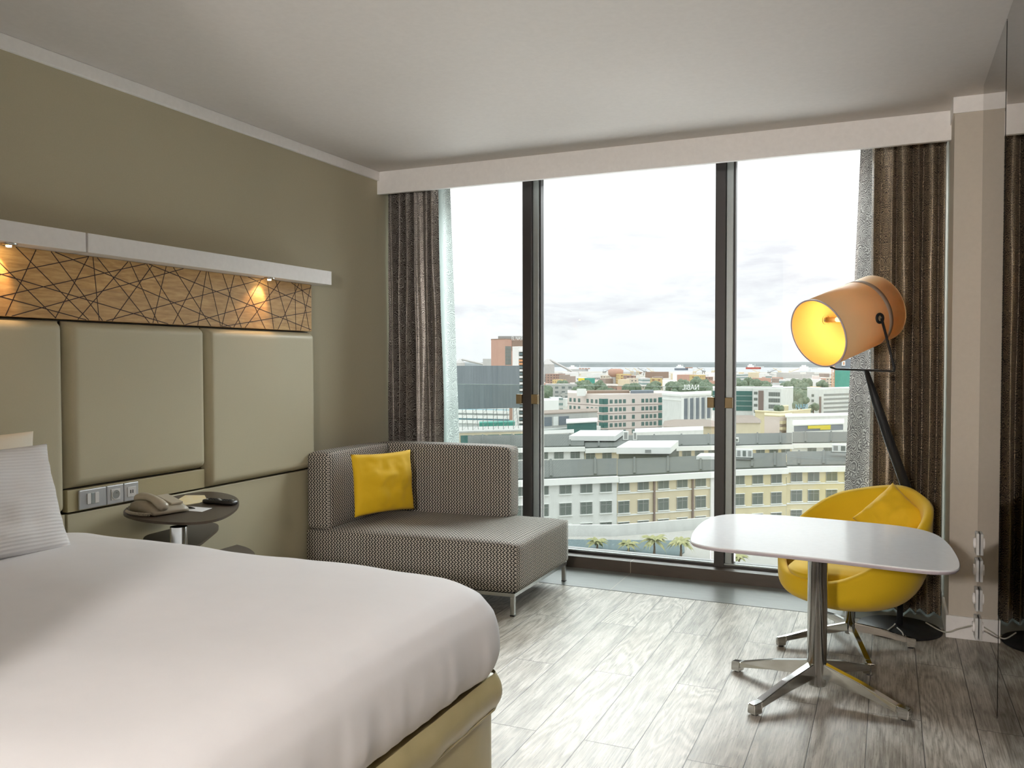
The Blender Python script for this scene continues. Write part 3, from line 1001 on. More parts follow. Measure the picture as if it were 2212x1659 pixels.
gridsurf(bm, skirt_fn(.012, .325, -.004, .022, 5), 420, 10, True)
mk('skirt', bm, 'skirt', bed, True)
bm = NB()
gridsurf(bm, skirt_fn(.318, .432, .006, .012, 8, .020), 420, 10, True)
gg = gridsurf(bm, lambda a, b: Vector(((bx0 + bx1) / 2 + (rrect(a, bx0, bx1, by0, by1, .03)[0] - (bx0 + bx1) / 2) * (1 - b * .9), rrect(a, bx0, bx1, by0, by1, .03)[1] * (1 - b * .9), .425)), 420, 3, True)
mk('top_band', bm, 'skirt', bed, True)
bm = NB()
pts = [Vector((*rrect(i / 240, bx0 - .007, bx1 + .007, by0 - .007, by1 + .007, .035), .320 + .003 * noise.noise(Vector((i * .1, 0, 0))))) for i in range(241)]
tube(bm, pts, .0045, 8, False)
mk('piping', bm, 'skirt', bed, True)
boxo('mattress', (bx0 + .03, bx1 - .06, by0 + .03, by1 - .05, .43, .60), 'sheet', bed, bev=.06, seg=4, smooth=True)
for sx_ in (bx0 + .1, bx1 - .1):
    for sy2 in (by0 + .1, by1 - .1):
        mk('leg', tube(NB(), [(sx_, sy2, 0), (sx_, sy2, .012)], .03, 12), 'black', bed)

# duvet
dx0, dx1, dy0, dy1 = -3.175, -1.103, .68, 2.51


def duvet_fn(a, b):
    # b: 0 centre of the top -> 1 hem
    prof = [(0, 0.0), (.30, .0), (.52, .0), (.62, .004), (.70, .018), (.77, .047), (.83, .092), (.88, .145), (.93, .205), (.97, .25), (1.0, .285)]
    inset = [(0, .84), (.30, .54), (.52, .28), (.62, .165), (.70, .092), (.77, .045), (.83, .016), (.88, .004), (.93, .000), (.97, .012), (1.0, .040)]

    def lerp(tb):
        for (p0, v0), (p1, v1) in zip(tb, tb[1:]):
            if b <= p1:
                k = (b - p0) / (p1 - p0)
                return v0 + (v1 - v0) * k
        return tb[-1][1]
    drop, ins = lerp(prof), lerp(inset)
    r = max(.02, .15 - ins * .12)
    x, y = rrect(a, dx0 + ins * (1.15 if ins > .3 else 1), dx1 - ins, dy0 + ins, dy1 - ins, min(r, (dy1 - dy0) / 2 - ins - .001))
    # puff: slightly lower near the foot, soft waves
    fx = (x - dx0) / (dx1 - dx0)
    z = .748 - drop * 1.14 - .012 * fx * fx
    z += .010 * noise.noise(Vector((x * 2.1, y * 2.4, 0))) + .003 * noise.noise(Vector((x * 7, y * 7, 3)))
    side = max(0, (b - .80) / .2)
    q = Vector((x * 8, y * 8, z * 2.5))
    ang_ = math.atan2(y - (dy0 + dy1) / 2, x - (dx0 + dx1) / 2)
    wv = noise.noise(q) * .010 + noise.noise(Vector((x * 26, y * 26, z * 5))) * .006 + noise.noise(q * 2.3) * .004
    cx_, cy_ = (dx0 + dx1) / 2, (dy0 + dy1) / 2
    d = Vector((x - cx_, y - cy_, 0)).normalized()
    lift = .02 * max(0, 1 - abs(fx - .98) * 3)
    return Vector((x, y, z + side * lift)) + d * wv * side - Vector((cx_, cy_, 0))


bm = NB()
cxd, cyd = (dx0 + dx1) / 2, (dy0 + dy1) / 2
g = gridsurf(bm, duvet_fn, 520, 66, True)
# catmull-ish smoothing keeps the profile round, ends closed
bm.faces.new([c[0] for c in g])
inner = [v[-1] for v in g]
low = [bm.verts.new(v.co + Vector((-v.co.x * .05, -v.co.y * .05, .03))) for v in inner]
for i in range(len(inner)):
    bm.faces.new((inner[i], inner[(i + 1) % len(inner)], low[(i + 1) % len(inner)], low[i]))
bmesh.ops.smooth_vert(bm, verts=bm.verts, factor=.5, use_axis_x=True, use_axis_y=True, use_axis_z=True)
bmesh.ops.recalc_face_normals(bm, faces=bm.faces)
duv = mk('duvet', bm, 'sheet', None, True, (cxd, cyd, 0))
tag(duv, 'smooth white duvet spread over the bed and tucked at its foot', 'duvet')


def pillow_thing(name, label, cat, loc, xdir, zdir, w_, h_, t_, m, seed, group=None, pinch=.05, crease=.014, pw=.42, edge=None):
    o = mk(name, cushion(NB(), w_, h_, t_, 30, seed, pinch, crease, pw), m, None, True)
    o.matrix_world = frame(loc, xdir, zdir)
    return tag(o, label, cat, group)


pillow_thing('bed_pillow', 'white finely striped pillow standing at the front against another pillow', 'pillow',
             (-2.82, 1.82, .925), (.02, 1, 0), (-.36, 0.02, 1), .74, .405, .17, 'pillow', 3)
pillow_thing('bed_pillow', 'cream pillow behind the striped white pillow, only its pointed corner showing', 'pillow',
             (-3.03, 1.925, .935), (.0, 1, 0.03), (-.12, .02, 1), .68, .44, .13, 'cream', 8)

# ------------------------------------------------------------------ bedside table
zt = .757
out = [(258, 1108), (272, 1088), (330, 1072), (410, 1063), (455, 1061), (492, 1066), (516, 1076), (517, 1092), (500, 1108), (470, 1122), (420, 1129), (360, 1128), (300, 1122)]
P = [onz(x, y, zt) for x, y in out]
for p in P:
    p.x = max(p.x, XP + .022)
bc = Vector((sum(p.x for p in P) / len(P), sum(p.y for p in P) / len(P), 0))
nt = thing('bedside_table', 'dark brown round-cornered bedside table with stacked shelves on chrome post', 'bedside table', bc)
top = smoothpoly([(p.x - bc.x, p.y - bc.y, 0) for p in P], 4)
bm = prism(NB(), top, zt - .011, zt)
mk('table_top', bm, 'nighttop', nt)
polec = onz(386, 1145, zt - .03) - bc
for zz_, op in ((.60, [(300, 1160), (330, 1144), (400, 1132), (440, 1127), (470, 1130), (474, 1140), (455, 1156), (425, 1180), (380, 1198), (330, 1190)]),
                (.43, [(360, 1180), (430, 1168), (500, 1175), (540, 1184), (556, 1200), (520, 1230), (450, 1245), (380, 1225)])):
    q = [onz(x, y, zz_) for x, y in op]
    mk('shelf', prism(NB(), smoothpoly([(max(p.x, XP + .02) - bc.x, p.y - bc.y, 0) for p in q], 3), zz_ - .012, zz_), 'nighttop', nt)
mk('post', lathe(NB(), [(.034, .02), (.034, .742)], 32, Matrix.Translation((polec.x, polec.y, 0))), 'chrome', nt, True)
mk('base', lathe(NB(), [(0, 0), (.21, 0), (.21, .010), (.20, .014), (.04, .022), (0, .022)], 40, Matrix.Translation((polec.x, polec.y, 0))), 'chrome', nt, True)

# telephone
pa, pb = onz(318, 1112, zt), onz(385, 1108, zt)
dirp = (onz(392, 1104, zt) - onz(300, 1088, zt))
pc = onz(345, 1106, zt)
dirp.z = 0
ph = thing('telephone', 'beige desk telephone with coiled cord on the bedside table', 'telephone', (pc.x, pc.y, zt + .001), math.atan2(dirp.y, dirp.x))
# wedge body: local x = towards the low end with the lead sockets
prof = [(-.100, .004), (-.104, .030), (-.092, .052), (-.055, .060), (-.01, .058), (.05, .040), (.092, .022), (.098, .004)]
bm = NB()
sl = []
for k in range(9):
    v = k / 8 * 2 - 1
    s = 1 - .06 * v * v
    sl.append([bm.verts.new((x * (1 - .03 * abs(v) ** 3), v * .082, .001 + (z - .001) * s * (1 - .18 * abs(v) ** 4))) for x, z in prof])
for a, b in zip(sl, sl[1:]):
    for i in range(len(prof)):
        j = (i + 1) % len(prof)
        bm.faces.new((a[i], a[j], b[j], b[i]))
bm.faces.new(sl[0])
bm.faces.new(sl[-1][::-1])
bmesh.ops.recalc_face_normals(bm, faces=bm.faces)
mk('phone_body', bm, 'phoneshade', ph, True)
# handset lying along the near side
hs = [(-.106, .048, .014), (-.094, .058, .019), (-.065, .066, .019), (-.02, .069, .016), (.025, .063, .016), (.062, .051, .019), (.092, .038, .020), (.104, .030, .013)]
bm = tube(NB(), [(x, -.040, z) for x, z, r in hs], [r for x, z, r in hs], 14, True, 1.25)
mk('handset', bm, 'phone', ph, True)
bm = NB()
box(bm, -.05, .07, .012, .070, .047, .058, bev=.003)
bmesh.ops.rotate(bm, cent=(0, .04, .05), matrix=Matrix.Rotation(.20, 3, 'Y'), verts=bm.verts)
mk('keypad', bm, 'phone', ph)
bm = NB()
pts = []
for k in range(420):
    s = k / 419
    base_ = Vector((.085 - .19 * s, -.098 - .022 * math.sin(PI * s), .010))
    if s > .88:
        base_ = Vector((-.10 - .01, -.09 + (s - .88) * .25, .012 + (s - .88) * .15))
    ang = s * 2 * PI * 26
    pts.append(base_ + Vector((0, math.cos(ang) * .0055, math.sin(ang) * .0055)))
tube(bm, pts, .0018, 6)
mk('coiled_cord', bm, 'phone', ph, True)

# things lying on the bedside table
def flat_thing(name, label, cat, pxs, z, th, m, bev=0):
    P_ = [onz(x, y, z) for x, y in pxs]
    c = sum(P_, Vector()) / len(P_)
    bm = prism(NB(), [(p.x - c.x, p.y - c.y) for p in P_], 0, th)
    if bev:
        bmesh.ops.bevel(bm, geom=list(bm.edges), offset=bev, segments=2, affect='EDGES')
    o = mk(name, bm, m, None, bool(bev), (c.x, c.y, z))
    return tag(o, label, cat)


flat_thing('paper_sheet', 'small white note sheet on bedside table beside the telephone', 'paper', [(404, 1094), (458, 1098), (436, 1106), (398, 1103)], zt + .0005, .0012, 'paper')
flat_thing('leaflet', 'yellow and white leaflet lying between telephone and remote control', 'leaflet', [(378, 1084), (400, 1071), (442, 1071), (447, 1080), (430, 1087), (400, 1092)], zt + .0005, .003, 'leaflet')
pp, pq = onz(401, 1095, zt + .006), onz(421, 1098, zt + .006)
tag(mk('pen', tube(NB(), [pp, pp.lerp(pq, .5), pq], [.004, .0045, .002], 10), 'black', None, True), 'short black pen lying on the white note sheet', 'pen')
ra, rb = onz(443, 1081, zt + .012), onz(508, 1086, zt + .012)
rc_ = (ra + rb) / 2
d_ = rb - ra
rm = thing('remote_control', 'black television remote control on the right of the bedside table', 'remote control', (rc_.x, rc_.y, zt + .001), math.atan2(d_.y, d_.x))
L_ = d_.length / 2
boxo('remote_body', (-L_, L_, -.023, .023, 0, .020), 'black', rm, bev=.008, seg=3, smooth=True)
for i in range(9):
    for j in range(3):
        boxo('button', (-L_ + .018 + i * .016, -L_ + .027 + i * .016, -.015 + j * .012, -.008 + j * .012, .0202, .0222), 'plate' if (i + j) % 5 == 0 else 'blackmat', rm)

# ------------------------------------------------------------------ chaise sofa
so = thing('chaise_sofa', 'corner chaise sofa in black and ivory zigzag fabric on chrome legs', 'sofa', (-2.538, 4.640, 0))


def sofa_body(name, dims, bev, rot=None):
    bm = box(NB(), *dims, bev=bev, seg=4)
    return mk(name, bm, 'weave', so, True, uvbox=True)


def softbox(name, x0, x1, y0, y1, z0, z1, r, puff=.0, parent=None, m='weave'):
    """rounded upholstered block, gently crowned on top"""
    bm = NB()
    box(bm, x0, x1, y0, y1, z0, z1)
    es = list(bm.edges)
    bmesh.ops.subdivide_edges(bm, edges=es, cuts=14, use_grid_fill=True)
    cx_, cy_, cz_ = (x0 + x1) / 2, (y0 + y1) / 2, (z0 + z1) / 2
    for v in bm.verts:
        c = v.co
        q = Vector((min(max(c.x, x0 + r), x1 - r), min(max(c.y, y0 + r), y1 - r), min(max(c.z, z0 + r), z1 - r)))
        d = c - q
        if d.length > 1e-6:
            v.co = q + d.normalized() * r
        if puff:
            u = (v.co.x - cx_) / ((x1 - x0) / 2)
            w2 = (v.co.y - cy_) / ((y1 - y0) / 2)
            k = max(0, (v.co.z - cz_) / (z1 - cz_)) * max(0, 1 - u ** 4) * max(0, 1 - w2 ** 4)
            v.co.z += puff * k
    for f in bm.faces:
        f.smooth = True
    return mk(name, bm, m, parent or so, True, uvbox=True)


sx0, sx1, sy0, sy1 = -.680, .672, -.425, .425
softbox('seat_base', sx0, sx1, sy0, sy1, .128, .405, .022, .018)
softbox('backrest', sx0 + .018, .335, sy1 - .165, sy1 - .002, .40, .868, .028, .004)
softbox('armrest', sx0 + .006, sx0 + .165, sy0 + .001, sy1 - .160, .40, .868, .028, .004)
for i, (x, y) in enumerate(((sx0 + .03, sy0 + .03), (sx1 - .03, sy0 + .02), (sx0 + .03, sy1 - .03), (sx1 - .03, sy1 - .02))):
    lg = boxo('leg', (x - .012, x + .012, y - .012, y + .012, .006, .108), 'satin', so, bev=.002)
    boxo('foot_cap', (x - .013, x + .013, y - .013, y + .013, .0, .006), 'black', lg)
bm = NB()
box(bm, sx0 + .02, sx1 - .015, sy0 + .008, sy0 + .030, .108, .128)
box(bm, sx0 + .02, sx1 - .015, sy1 - .030, sy1 - .008, .108, .128)
box(bm, sx1 - .037, sx1 - .015, sy0 + .030, sy1 - .030, .108, .128)
box(bm, sx0 + .02, sx0 + .042, sy0 + .030, sy1 - .030, .108, .128)
mk('base_rail', bm, 'satin', so)

pillow_thing('throw_cushion', 'mustard yellow square cushion leaning in the corner of the sofa', 'cushion',
             (-2.895, 4.53, .655), (.17, .44, .005), (-.10, .05, 1), .46, .385, .12, 'yellowc', 12, pinch=.06, crease=.010, pw=.40)

# the front of the couch runs a touch out of square with the window
for o in so.children:
    for q in (o,) + tuple(o.children):
        for v in q.data.vertices:
            v.co.y += .072 * v.co.x
# ------------------------------------------------------------------ curtains
def curtain(name, label, xt0, xt1, xb0, xb1, z0, z1, nf, amp, yc, m, full, seed, group, phase=0.0, yb=0.0):
    t = thing(name, label, 'curtain', ((xb0 + xb1) / 2, yc, 0), 0, group)
    rr = random.Random(seed)
    ph_ = [rr.uniform(-.5, .5) for _ in range(8)]

    def fn(a, b, off=0.0):
        # b 0 top .. 1 bottom ; a along the width
        wob = .035 * math.sin(a * 9 + ph_[0] * 6) + .02 * math.sin(a * 21 + ph_[1] * 9)
        aa = a + wob * (.4 + .6 * b)
        x = (xt0 + (xt1 - xt0) * a) * (1 - b) + (xb0 + (xb1 - xb0) * a) * b
        th = 2 * PI * nf * aa + phase
        k = amp * (.55 + .45 * b) * (.75 + .35 * math.sin(a * 7 + ph_[2] * 8))
        lobe = 1 - (1 - abs(math.sin(th / 2))) ** 1.5
        y = yc + k - 1.8 * k * lobe * (.82 + .18 * math.sin(th * .37 + 2)) + yb * b
        x += .16 * k * math.sin(th)
        x += .010 * noise.noise(Vector((a * 6, b * 3, seed)))
        y += .014 * noise.noise(Vector((a * 9, b * 4, seed + 5)))
        z = z1 + (z0 - z1) * b
        if b < .03:
            y = yc + (y - yc) * (.7 + 10 * b)
        return Vector((x, y + off, z)) - t.location
    bm = NB()
    gridsurf(bm, fn, 420, 50, False, lambda a, b: (a * full, (1 - b) * (z1 - z0)))
    mk('fabric', bm, m, t, True)
    bm = NB()
    gridsurf(bm, lambda a, b: Vector(((xt0 + (xt1 - xt0) * a) * (1 - b) + (xb0 + (xb1 - xb0) * a) * b, yc + amp + .03 + .008 * math.sin(a * 30), z1 + (z0 + .02 - z1) * b)) - t.location, 90, 12)
    mk('lining', bm, 'lining', t, True)
    return t, fn


cl_, fnL = curtain('curtain', 'grey silver damask curtain hanging behind the sofa, left of the window', -3.275, -2.875, -3.275, -2.83, .02, 2.73, 6.0, .058, 5.20, 'curtain', 1.7, 4, 'damask curtains')
bm = NB()
# leading edge turned towards the glass, lit from behind
tl, tr_ = ony(940, 405, 5.33).x, ony(972, 405, 5.40).x
bl, br = ony(935, 950, 5.33).x, ony(993, 950, 5.40).x
gridsurf(bm, lambda a, b: Vector((tl + (tr_ - tl) * a + ((bl + (br - bl) * a) - (tl + (tr_ - tl) * a)) * b * 1.25, 5.33 + .07 * a + .014 * math.sin(a * 6 + b * 2), 2.73 - 2.71 * b)) - cl_.location, 24, 40, False, lambda a, b: (a * .22 + .05, (1 - b) * 2.71))
le = mk('leading_edge', bm, mat('damask_curtain_backlit', build=b_damask(.62, False)), cl_, True)
cr_, fnR = curtain('curtain', 'gold and black damask curtain hanging behind the floor lamp, right of window', -.10, .275, -.095, .28, .010, 2.73, 5.3, .080, 5.27, 'curtainw', 2.1, 9, 'damask curtains', .8, -.045)
bm = NB()
tl, tr_ = ony(1860, 330, 5.45).x, ony(1902, 330, 5.40).x
bl, br = ony(1826, 1060, 5.45).x, ony(1890, 1060, 5.40).x
gridsurf(bm, lambda a, b: Vector((tl + (tr_ - tl) * a + ((bl + (br - bl) * a) - (tl + (tr_ - tl) * a)) * min(1.2, b * 1.4), 5.45 - .05 * a + .014 * math.sin(a * 5 + b * 2), 2.73 - 2.70 * b)) - cr_.location, 24, 40, False, lambda a, b: (a * .24 + .1, (1 - b) * 2.7))
mk('leading_edge', bm, mat('damask_curtain_backlit_grey', build=b_damask(.28, False)), cr_, True)

# ------------------------------------------------------------------ white table
tb = onz(1764, 1501, 0)
zt2 = .668
edge = [(1489, 1166), (1497, 1145), (1520, 1123), (1552, 1112), (1600, 1109), (1700, 1113), (1850, 1126), (1960, 1137), (2018, 1150), (2050, 1172), (2072, 1206), (2076, 1226), (2063, 1233), (2010, 1233), (1850, 1214), (1700, 1198), (1600, 1188), (1530, 1181), (1496, 1173)]
P = [onz(x, y, zt2) for x, y in edge]
tt = thing('pedestal_table', 'white rounded rectangular table on chrome pedestal with four splayed legs', 'table', (tb.x, tb.y, 0))
pts = smoothpoly([(p.x - tb.x, p.y - tb.y, 0) for p in P], 2)
n_ = len(pts)
cen = sum(pts, Vector()) / n_
bm = NB()
lay = [(1.0, zt2 - .002, 0), (.998, zt2, 0), (1.0, zt2 - .006, 0), (.985, zt2 - .018, 1), (.93, zt2 - .024, 1)]
rings = {}
for s, z, mi in (( .995, zt2, 0), (1.0, zt2 - .004, 0), (1.0, zt2 - .008, 1), (.985, zt2 - .017, 1), (.93, zt2 - .022, 1)):
    rings[(s, z, mi)] = [bm.verts.new((cen.x + (p.x - cen.x) * s, cen.y + (p.y - cen.y) * s, z)) for p in pts]
ks = list(rings)
bm.faces.new(rings[ks[0]]).material_index = 0
bm.faces.new(rings[ks[-1]][::-1]).material_index = 1
for a, b in zip(ks, ks[1:]):
    for i in range(n_):
        f = bm.faces.new((rings[a][i], rings[a][(i + 1) % n_], rings[b][(i + 1) % n_], rings[b][i]))
        f.material_index = b[2]
bmesh.ops.recalc_face_normals(bm, faces=bm.faces)
mk('table_top', bm, ['tabletop', 'tableedge'], tt)


def star_base(root, R, hub_r, hub_z, feet, zhub, w0, w1, h0, h1, m, name='leg'):
    for fx_, fy_ in feet:
        d = Vector((fx_, fy_, 0))
        L = d.length
        d.normalize()
        s = Vector((-d.y, d.x, 0))
        bm = NB()
        secs = [(hub_r * .6, w0, zhub - h0, zhub), (L * .5, (w0 + w1) / 2, (zhub - h0) * .55 + .028 * .45, (zhub + .052) / 2 + .004), (L - .045, w1, .028, .052), (L - .043, w1, .006, .052), (L, w1 * .95, .006, .046)]
        rg = []
        for r_, ww, zb, ztp in secs:
            c = d * r_
            rg.append([bm.verts.new(c + s * (-ww) + Vector((0, 0, zb))), bm.verts.new(c + s * ww + Vector((0, 0, zb))),
                       bm.verts.new(c + s * ww * .8 + Vector((0, 0, ztp))), bm.verts.new(c - s * ww * .8 + Vector((0, 0, ztp)))])
        for a, b in zip(rg, rg[1:]):
            for i in range(4):
                bm.faces.new((a[i], a[(i + 1) % 4], b[(i + 1) % 4], b[i]))
        bm.faces.new(rg[0][::-1])
        bm.faces.new(rg[-1])
        bmesh.ops.recalc_face_normals(bm, faces=bm.faces)
        bmesh.ops.bevel(bm, geom=list(bm.edges), offset=.003, segments=2, affect='EDGES')
        lg = mk(name, bm, m, root)
        c = d * (L - .022)
        mk('glide', lathe(NB(), [(0, 0), (.014, 0), (.014, .006), (0, .006)], 16, Matrix.Translation(c)), 'black', lg)


feet = [onz(x, y, 0) - tb for x, y in ((1584, 1447), (1884, 1455), (1622, 1546), (1966, 1558))]
star_base(tt, 0, .05, 0, [(f.x, f.y) for f in feet], .145, .020, .022, .062, 0, 'chrome')
mk('pedestal', lathe(NB(), [(0, .045), (.036, .045), (.040, .052), (.040, zt2 - .03), (.075, zt2 - .028), (.075, zt2 - .0225), (0, zt2 - .0225)], 40), 'chrome', tt, True)

# ------------------------------------------------------------------ yellow tub chair
cb = Vector((-.165, 4.55, 0))
FA = math.radians(-134)            # the way the chair faces
ch = thing('tub_chair', 'yellow upholstered tub chair on chrome star base behind the white table', 'chair', cb, FA)
# local +x is the front. rim height by angle from the front
def rimh(t):           # t: |angle| from front, 0..pi
    s = t / PI
    k = min(1, max(0, (s - .10) / .62))
    k = k * k * (3 - 2 * k)
    k2 = min(1, max(0, (s - .5) / .5))
    return .352 + .315 * k + .09 * k2 * k2 * (3 - 2 * k2)


def rimr(t):
    s = t / PI
    return .315 + .045 * math.sin(PI * min(1, s * 1.15)) + .0 * s


def shell(a, b, off):
    th = a * 2 * PI - PI
    t = abs(th)
    h = rimh(t)
    R = rimr(t) - off
    z0 = .205 + off * .9
    # bowl curve: from the bottom centre out to the rim
    k = b
    rr_ = R * (math.sin(min(1, k * 1.22) * PI / 2)) ** .85
    zz2 = z0 + (h - z0) * (k ** 2.3)
    lean = .07 * max(0, (k - .5)) * (1 - math.cos(th)) * .5
    return Vector(((rr_ + lean * 1.0) * math.cos(th) - .01, (rr_ * 1.02 + lean * .6) * math.sin(th), zz2))


bm = NB()
NU, NV = 72, 22
outer = [[bm.verts.new(shell(i / NU, .06 + .94 * j / NV, 0)) for j in range(NV + 1)] for i in range(NU)]
inner = [[bm.verts.new(shell(i / NU, .06 + .94 * j / NV, .042)) for j in range(NV + 1)] for i in range(NU)]
mid = []
for i in range(NU):
    a, b = outer[i][-1].co, inner[i][-1].co
    mid.append(bm.verts.new((a + b) / 2 + Vector((0, 0, .016))))
for i in range(NU):
    i2 = (i + 1) % NU
    for j in range(NV):
        bm.faces.new((outer[i][j], outer[i2][j], outer[i2][j + 1], outer[i][j + 1]))
        bm.faces.new((inner[i][j + 1], inner[i2][j + 1], inner[i2][j], inner[i][j]))
    bm.faces.new((outer[i][-1], outer[i2][-1], mid[i2], mid[i]))
    bm.faces.new((mid[i], mid[i2], inner[i2][-1], inner[i][-1]))
bm.faces.new([outer[i][0] for i in range(NU)][::-1])
bm.faces.new([inner[i][0] for i in range(NU)])
bmesh.ops.recalc_face_normals(bm, faces=bm.faces)
mk('shell', bm, 'yellow', ch, True)
# seat pad
bm = NB()


def seatfn(a, b):
    th = a * 2 * PI
    rx = .265 + (.045 if math.cos(th) > 0 else 0) * math.cos(th) ** 2
    k = [(0, .085), (.45, .080), (.75, .070), (.92, .050), (1.0, .028), (.97, .008), (.85, .0), (0, 0)]
    m_ = b * (len(k) - 1)
    i = min(len(k) - 2, int(m_))
    f_ = m_ - i
    r_ = k[i][0] + (k[i + 1][0] - k[i][0]) * f_
    z_ = k[i][1] + (k[i + 1][1] - k[i][1]) * f_
    return Vector((rx * r_ * math.cos(th) + .02, .262 * r_ * math.sin(th), .335 + z_ + .02 * r_ * math.cos(th) * (1 if math.cos(th) > 0 else .3)))


gridsurf(bm, seatfn, 56, 21, True)
bmesh.ops.remove_doubles(bm, verts=bm.verts, dist=1e-4)
bmesh.ops.recalc_face_normals(bm, faces=bm.faces)
mk('seat_cushion', bm, 'yellow', ch, True)
mk('pedestal', lathe(NB(), [(0, .05), (.024, .05), (.024, .19), (.09, .21), (.11, .235), (0, .235)], 32), 'chrome', ch, True)
iR = Matrix.Rotation(-FA, 3, 'Z')
feet = [iR @ (onz(x, y, 0) - cb) for x, y in ((1678, 1396), (1978, 1400), (1880, 1457), (1775, 1335))]
star_base(ch, 0, .03, 0, [(f.x, f.y) for f in feet], .105, .014, .014, .04, 0, 'chrome')
cc = ony(1925, 1120, 4.655)
zd_ = Vector((.30, .34, .86)).normalized()
xd_ = Vector((.86, -.38, -.2))
xd_ = (xd_ - zd_ * xd_.dot(zd_)).normalized()
a_ = math.radians(28)
pillow_thing('throw_cushion', 'small yellow cushion tucked into the back of the yellow chair', 'cushion',
             cc, xd_ * math.cos(a_) - zd_ * math.sin(a_), zd_ * math.cos(a_) + xd_ * math.sin(a_), .27, .27, .10, 'yellowc', 21, pinch=.06, crease=.008)

# ------------------------------------------------------------------ floor lamp
sc_ = Vector((-.195, 4.72, 1.623))
ax = Vector((-.6197, -.7171, -.3190)).normalized()          # rear -> open front
piv = Vector((.761, -.648, -.021))
piv = (piv - ax * piv.dot(ax)).normalized()
lamp = thing('floor_lamp', 'tilted cream drum floor lamp on black stand, lit warm yellow inside', 'lamp', (onz(1942, 1358, 0).x, 4.90, 0))
L0 = lamp.location.copy()
mt = frame(sc_ - L0, piv, ax)
R_, Lh = .178, .218
mk('lamp_shade', lathe(NB(), [(R_ * .96, -Lh), (R_, -Lh), (R_, Lh), (R_ - .004, Lh)], 72, mt), 'shade', lamp, True)
mk('shade_lining', lathe(NB(), [(0, -Lh + .004), (R_ - .005, -Lh + .004), (R_ - .005, Lh - .001)], 72, mt), 'shadein', lamp, True)
mk('shade_rim', lathe(NB(), [(R_ - .006, Lh + .0005), (R_ + .0015, Lh + .0005), (R_ + .0015, Lh - .004), (R_ - .006, Lh - .004), (R_ - .006, Lh + .0005)], 72, mt), 'tableedge', lamp, True)
mk('shade_band', lathe(NB(), [(R_ + .0008, -Lh + .098), (R_ + .0012, -Lh + .098), (R_ + .0012, -Lh + .126), (R_ + .0008, -Lh + .126)], 72, mt), 'shadeband', lamp, True)
for sgn in (1, -1):
    c = sc_ - L0 + piv * (R_ + .002) * sgn - ax * .025
    gm = frame(c, ax, piv * sgn)
    mk('grommet', lathe(NB(), [(.014, -.010), (.014, .002), (.018, .006), (.026, .005), (.028, .0), (.026, -.010)], 28, gm), 'blackmat', lamp, True)
    gm2 = frame(c - piv * sgn * .012, ax, piv * sgn)
    mk('grommet_inlay', lathe(NB(), [(0, .004), (.013, .004), (.014, .0), (0, 0)], 20, gm2), 'chrome', lamp, True)
# bulb holder across the shade
mk('bulb_holder', tube(NB(), [sc_ - L0 - ax * .025 - piv * (R_ - .012), sc_ - L0 - ax * .025 - piv * .10], .014, 16), 'clip', lamp, True)
bm = lathe(NB(), [(0, 0), (.012, .004), (.014, .03), (.027, .06), (.031, .08), (.024, .10), (0, .112)], 24, frame(sc_ - L0 - ax * .025 - piv * .102, ax, piv))
mk('bulb', bm, 'bulb', lamp, True)
light('floor_lamp_light', 'POINT', sc_ + ax * .03, 1.7, (1, .66, .30), shadow_soft_size=.03)
# yoke rod
e1 = sc_ + piv * (R_ + .012) - ax * .025
e2 = sc_ - piv * (R_ + .012) - ax * .025
k1 = e1 + (ony(1934, 802, 4.68) - e1)
dn = ony(1934, 802, 4.62)
yk = [e1, e1.lerp(dn, .5) + piv * .006, dn + Vector((0, 0, .012)), dn, dn.lerp(dn - piv * .02, 1)]
far = dn - piv * (2 * R_ + .07)
yk = [e1, e1.lerp(dn, .93), dn - piv * .008, dn - piv * .03, far + piv * .05, far + piv * .015 + (e2 - far) * .03, far + (e2 - far) * .12, e2]
mk('yoke_rod', tube(NB(), [p - L0 for p in yk], .0062, 12), 'blackmat', lamp, True)
ym = ony(1872, 806, 4.70)
ym = dn.lerp(far, .42)
foot = onz(1940, 1352, 0)
polepts = [ym, ony(1893, 870, 4.73), ony(1922, 955, 4.78), ony(1958, 1055, 4.85), ony(1966, 1150, 4.90), ony(1948, 1250, 4.92)]
foot = Vector((polepts[-1].x - .01, 4.90, .02))
mk('pole', tube(NB(), [p - L0 for p in polepts] + [foot - L0], [.012, .021, .024, .025, .021, .015, .015], 18), 'blackmat', lamp, True)
mk('base_disc', lathe(NB(), [(0, 0), (.205, 0), (.207, .004), (.203, .010), (.05, .014), (0, .014)], 64), 'blackmat', lamp, True)
# pale power cord looping on the base and across to the lowest socket
cp = [foot + Vector((-.02, -.02, .01)), onz(1930, 1352, .019), onz(1915, 1365, .019), onz(1925, 1376, .019), onz(1948, 1378, .019), onz(1950, 1368, .019), onz(1938, 1356, .02)]
cp2 = [onz(2000, 1345, .02), ony(2040, 1365, 4.78), ony(2070, 1358, 4.7), ony(2095, 1352, 4.62), Vector((XM - .016, 4.585, .145))]


def spline(p, n=8):
    o = []
    for i in range(len(p) - 1):
        a, b, c, d = p[max(0, i - 1)], p[i], p[i + 1], p[min(len(p) - 1, i + 2)]
        for k in range(n):
            t = k / n
            o.append(.5 * ((2 * b) + (c - a) * t + (2 * a - 5 * b + 4 * c - d) * t * t + (-a + 3 * b - 3 * c + d) * t ** 3))
    o.append(p[-1])
    return o


mk('power_cord', tube(NB(), [p - L0 for p in spline(cp)], .0035, 8), 'cord', lamp, True)
tag(mk('cable', tube(NB(), spline(cp2), .0035, 8), 'cord', None, True), 'pale cable running along the column skirting to the lowest socket', 'cable')

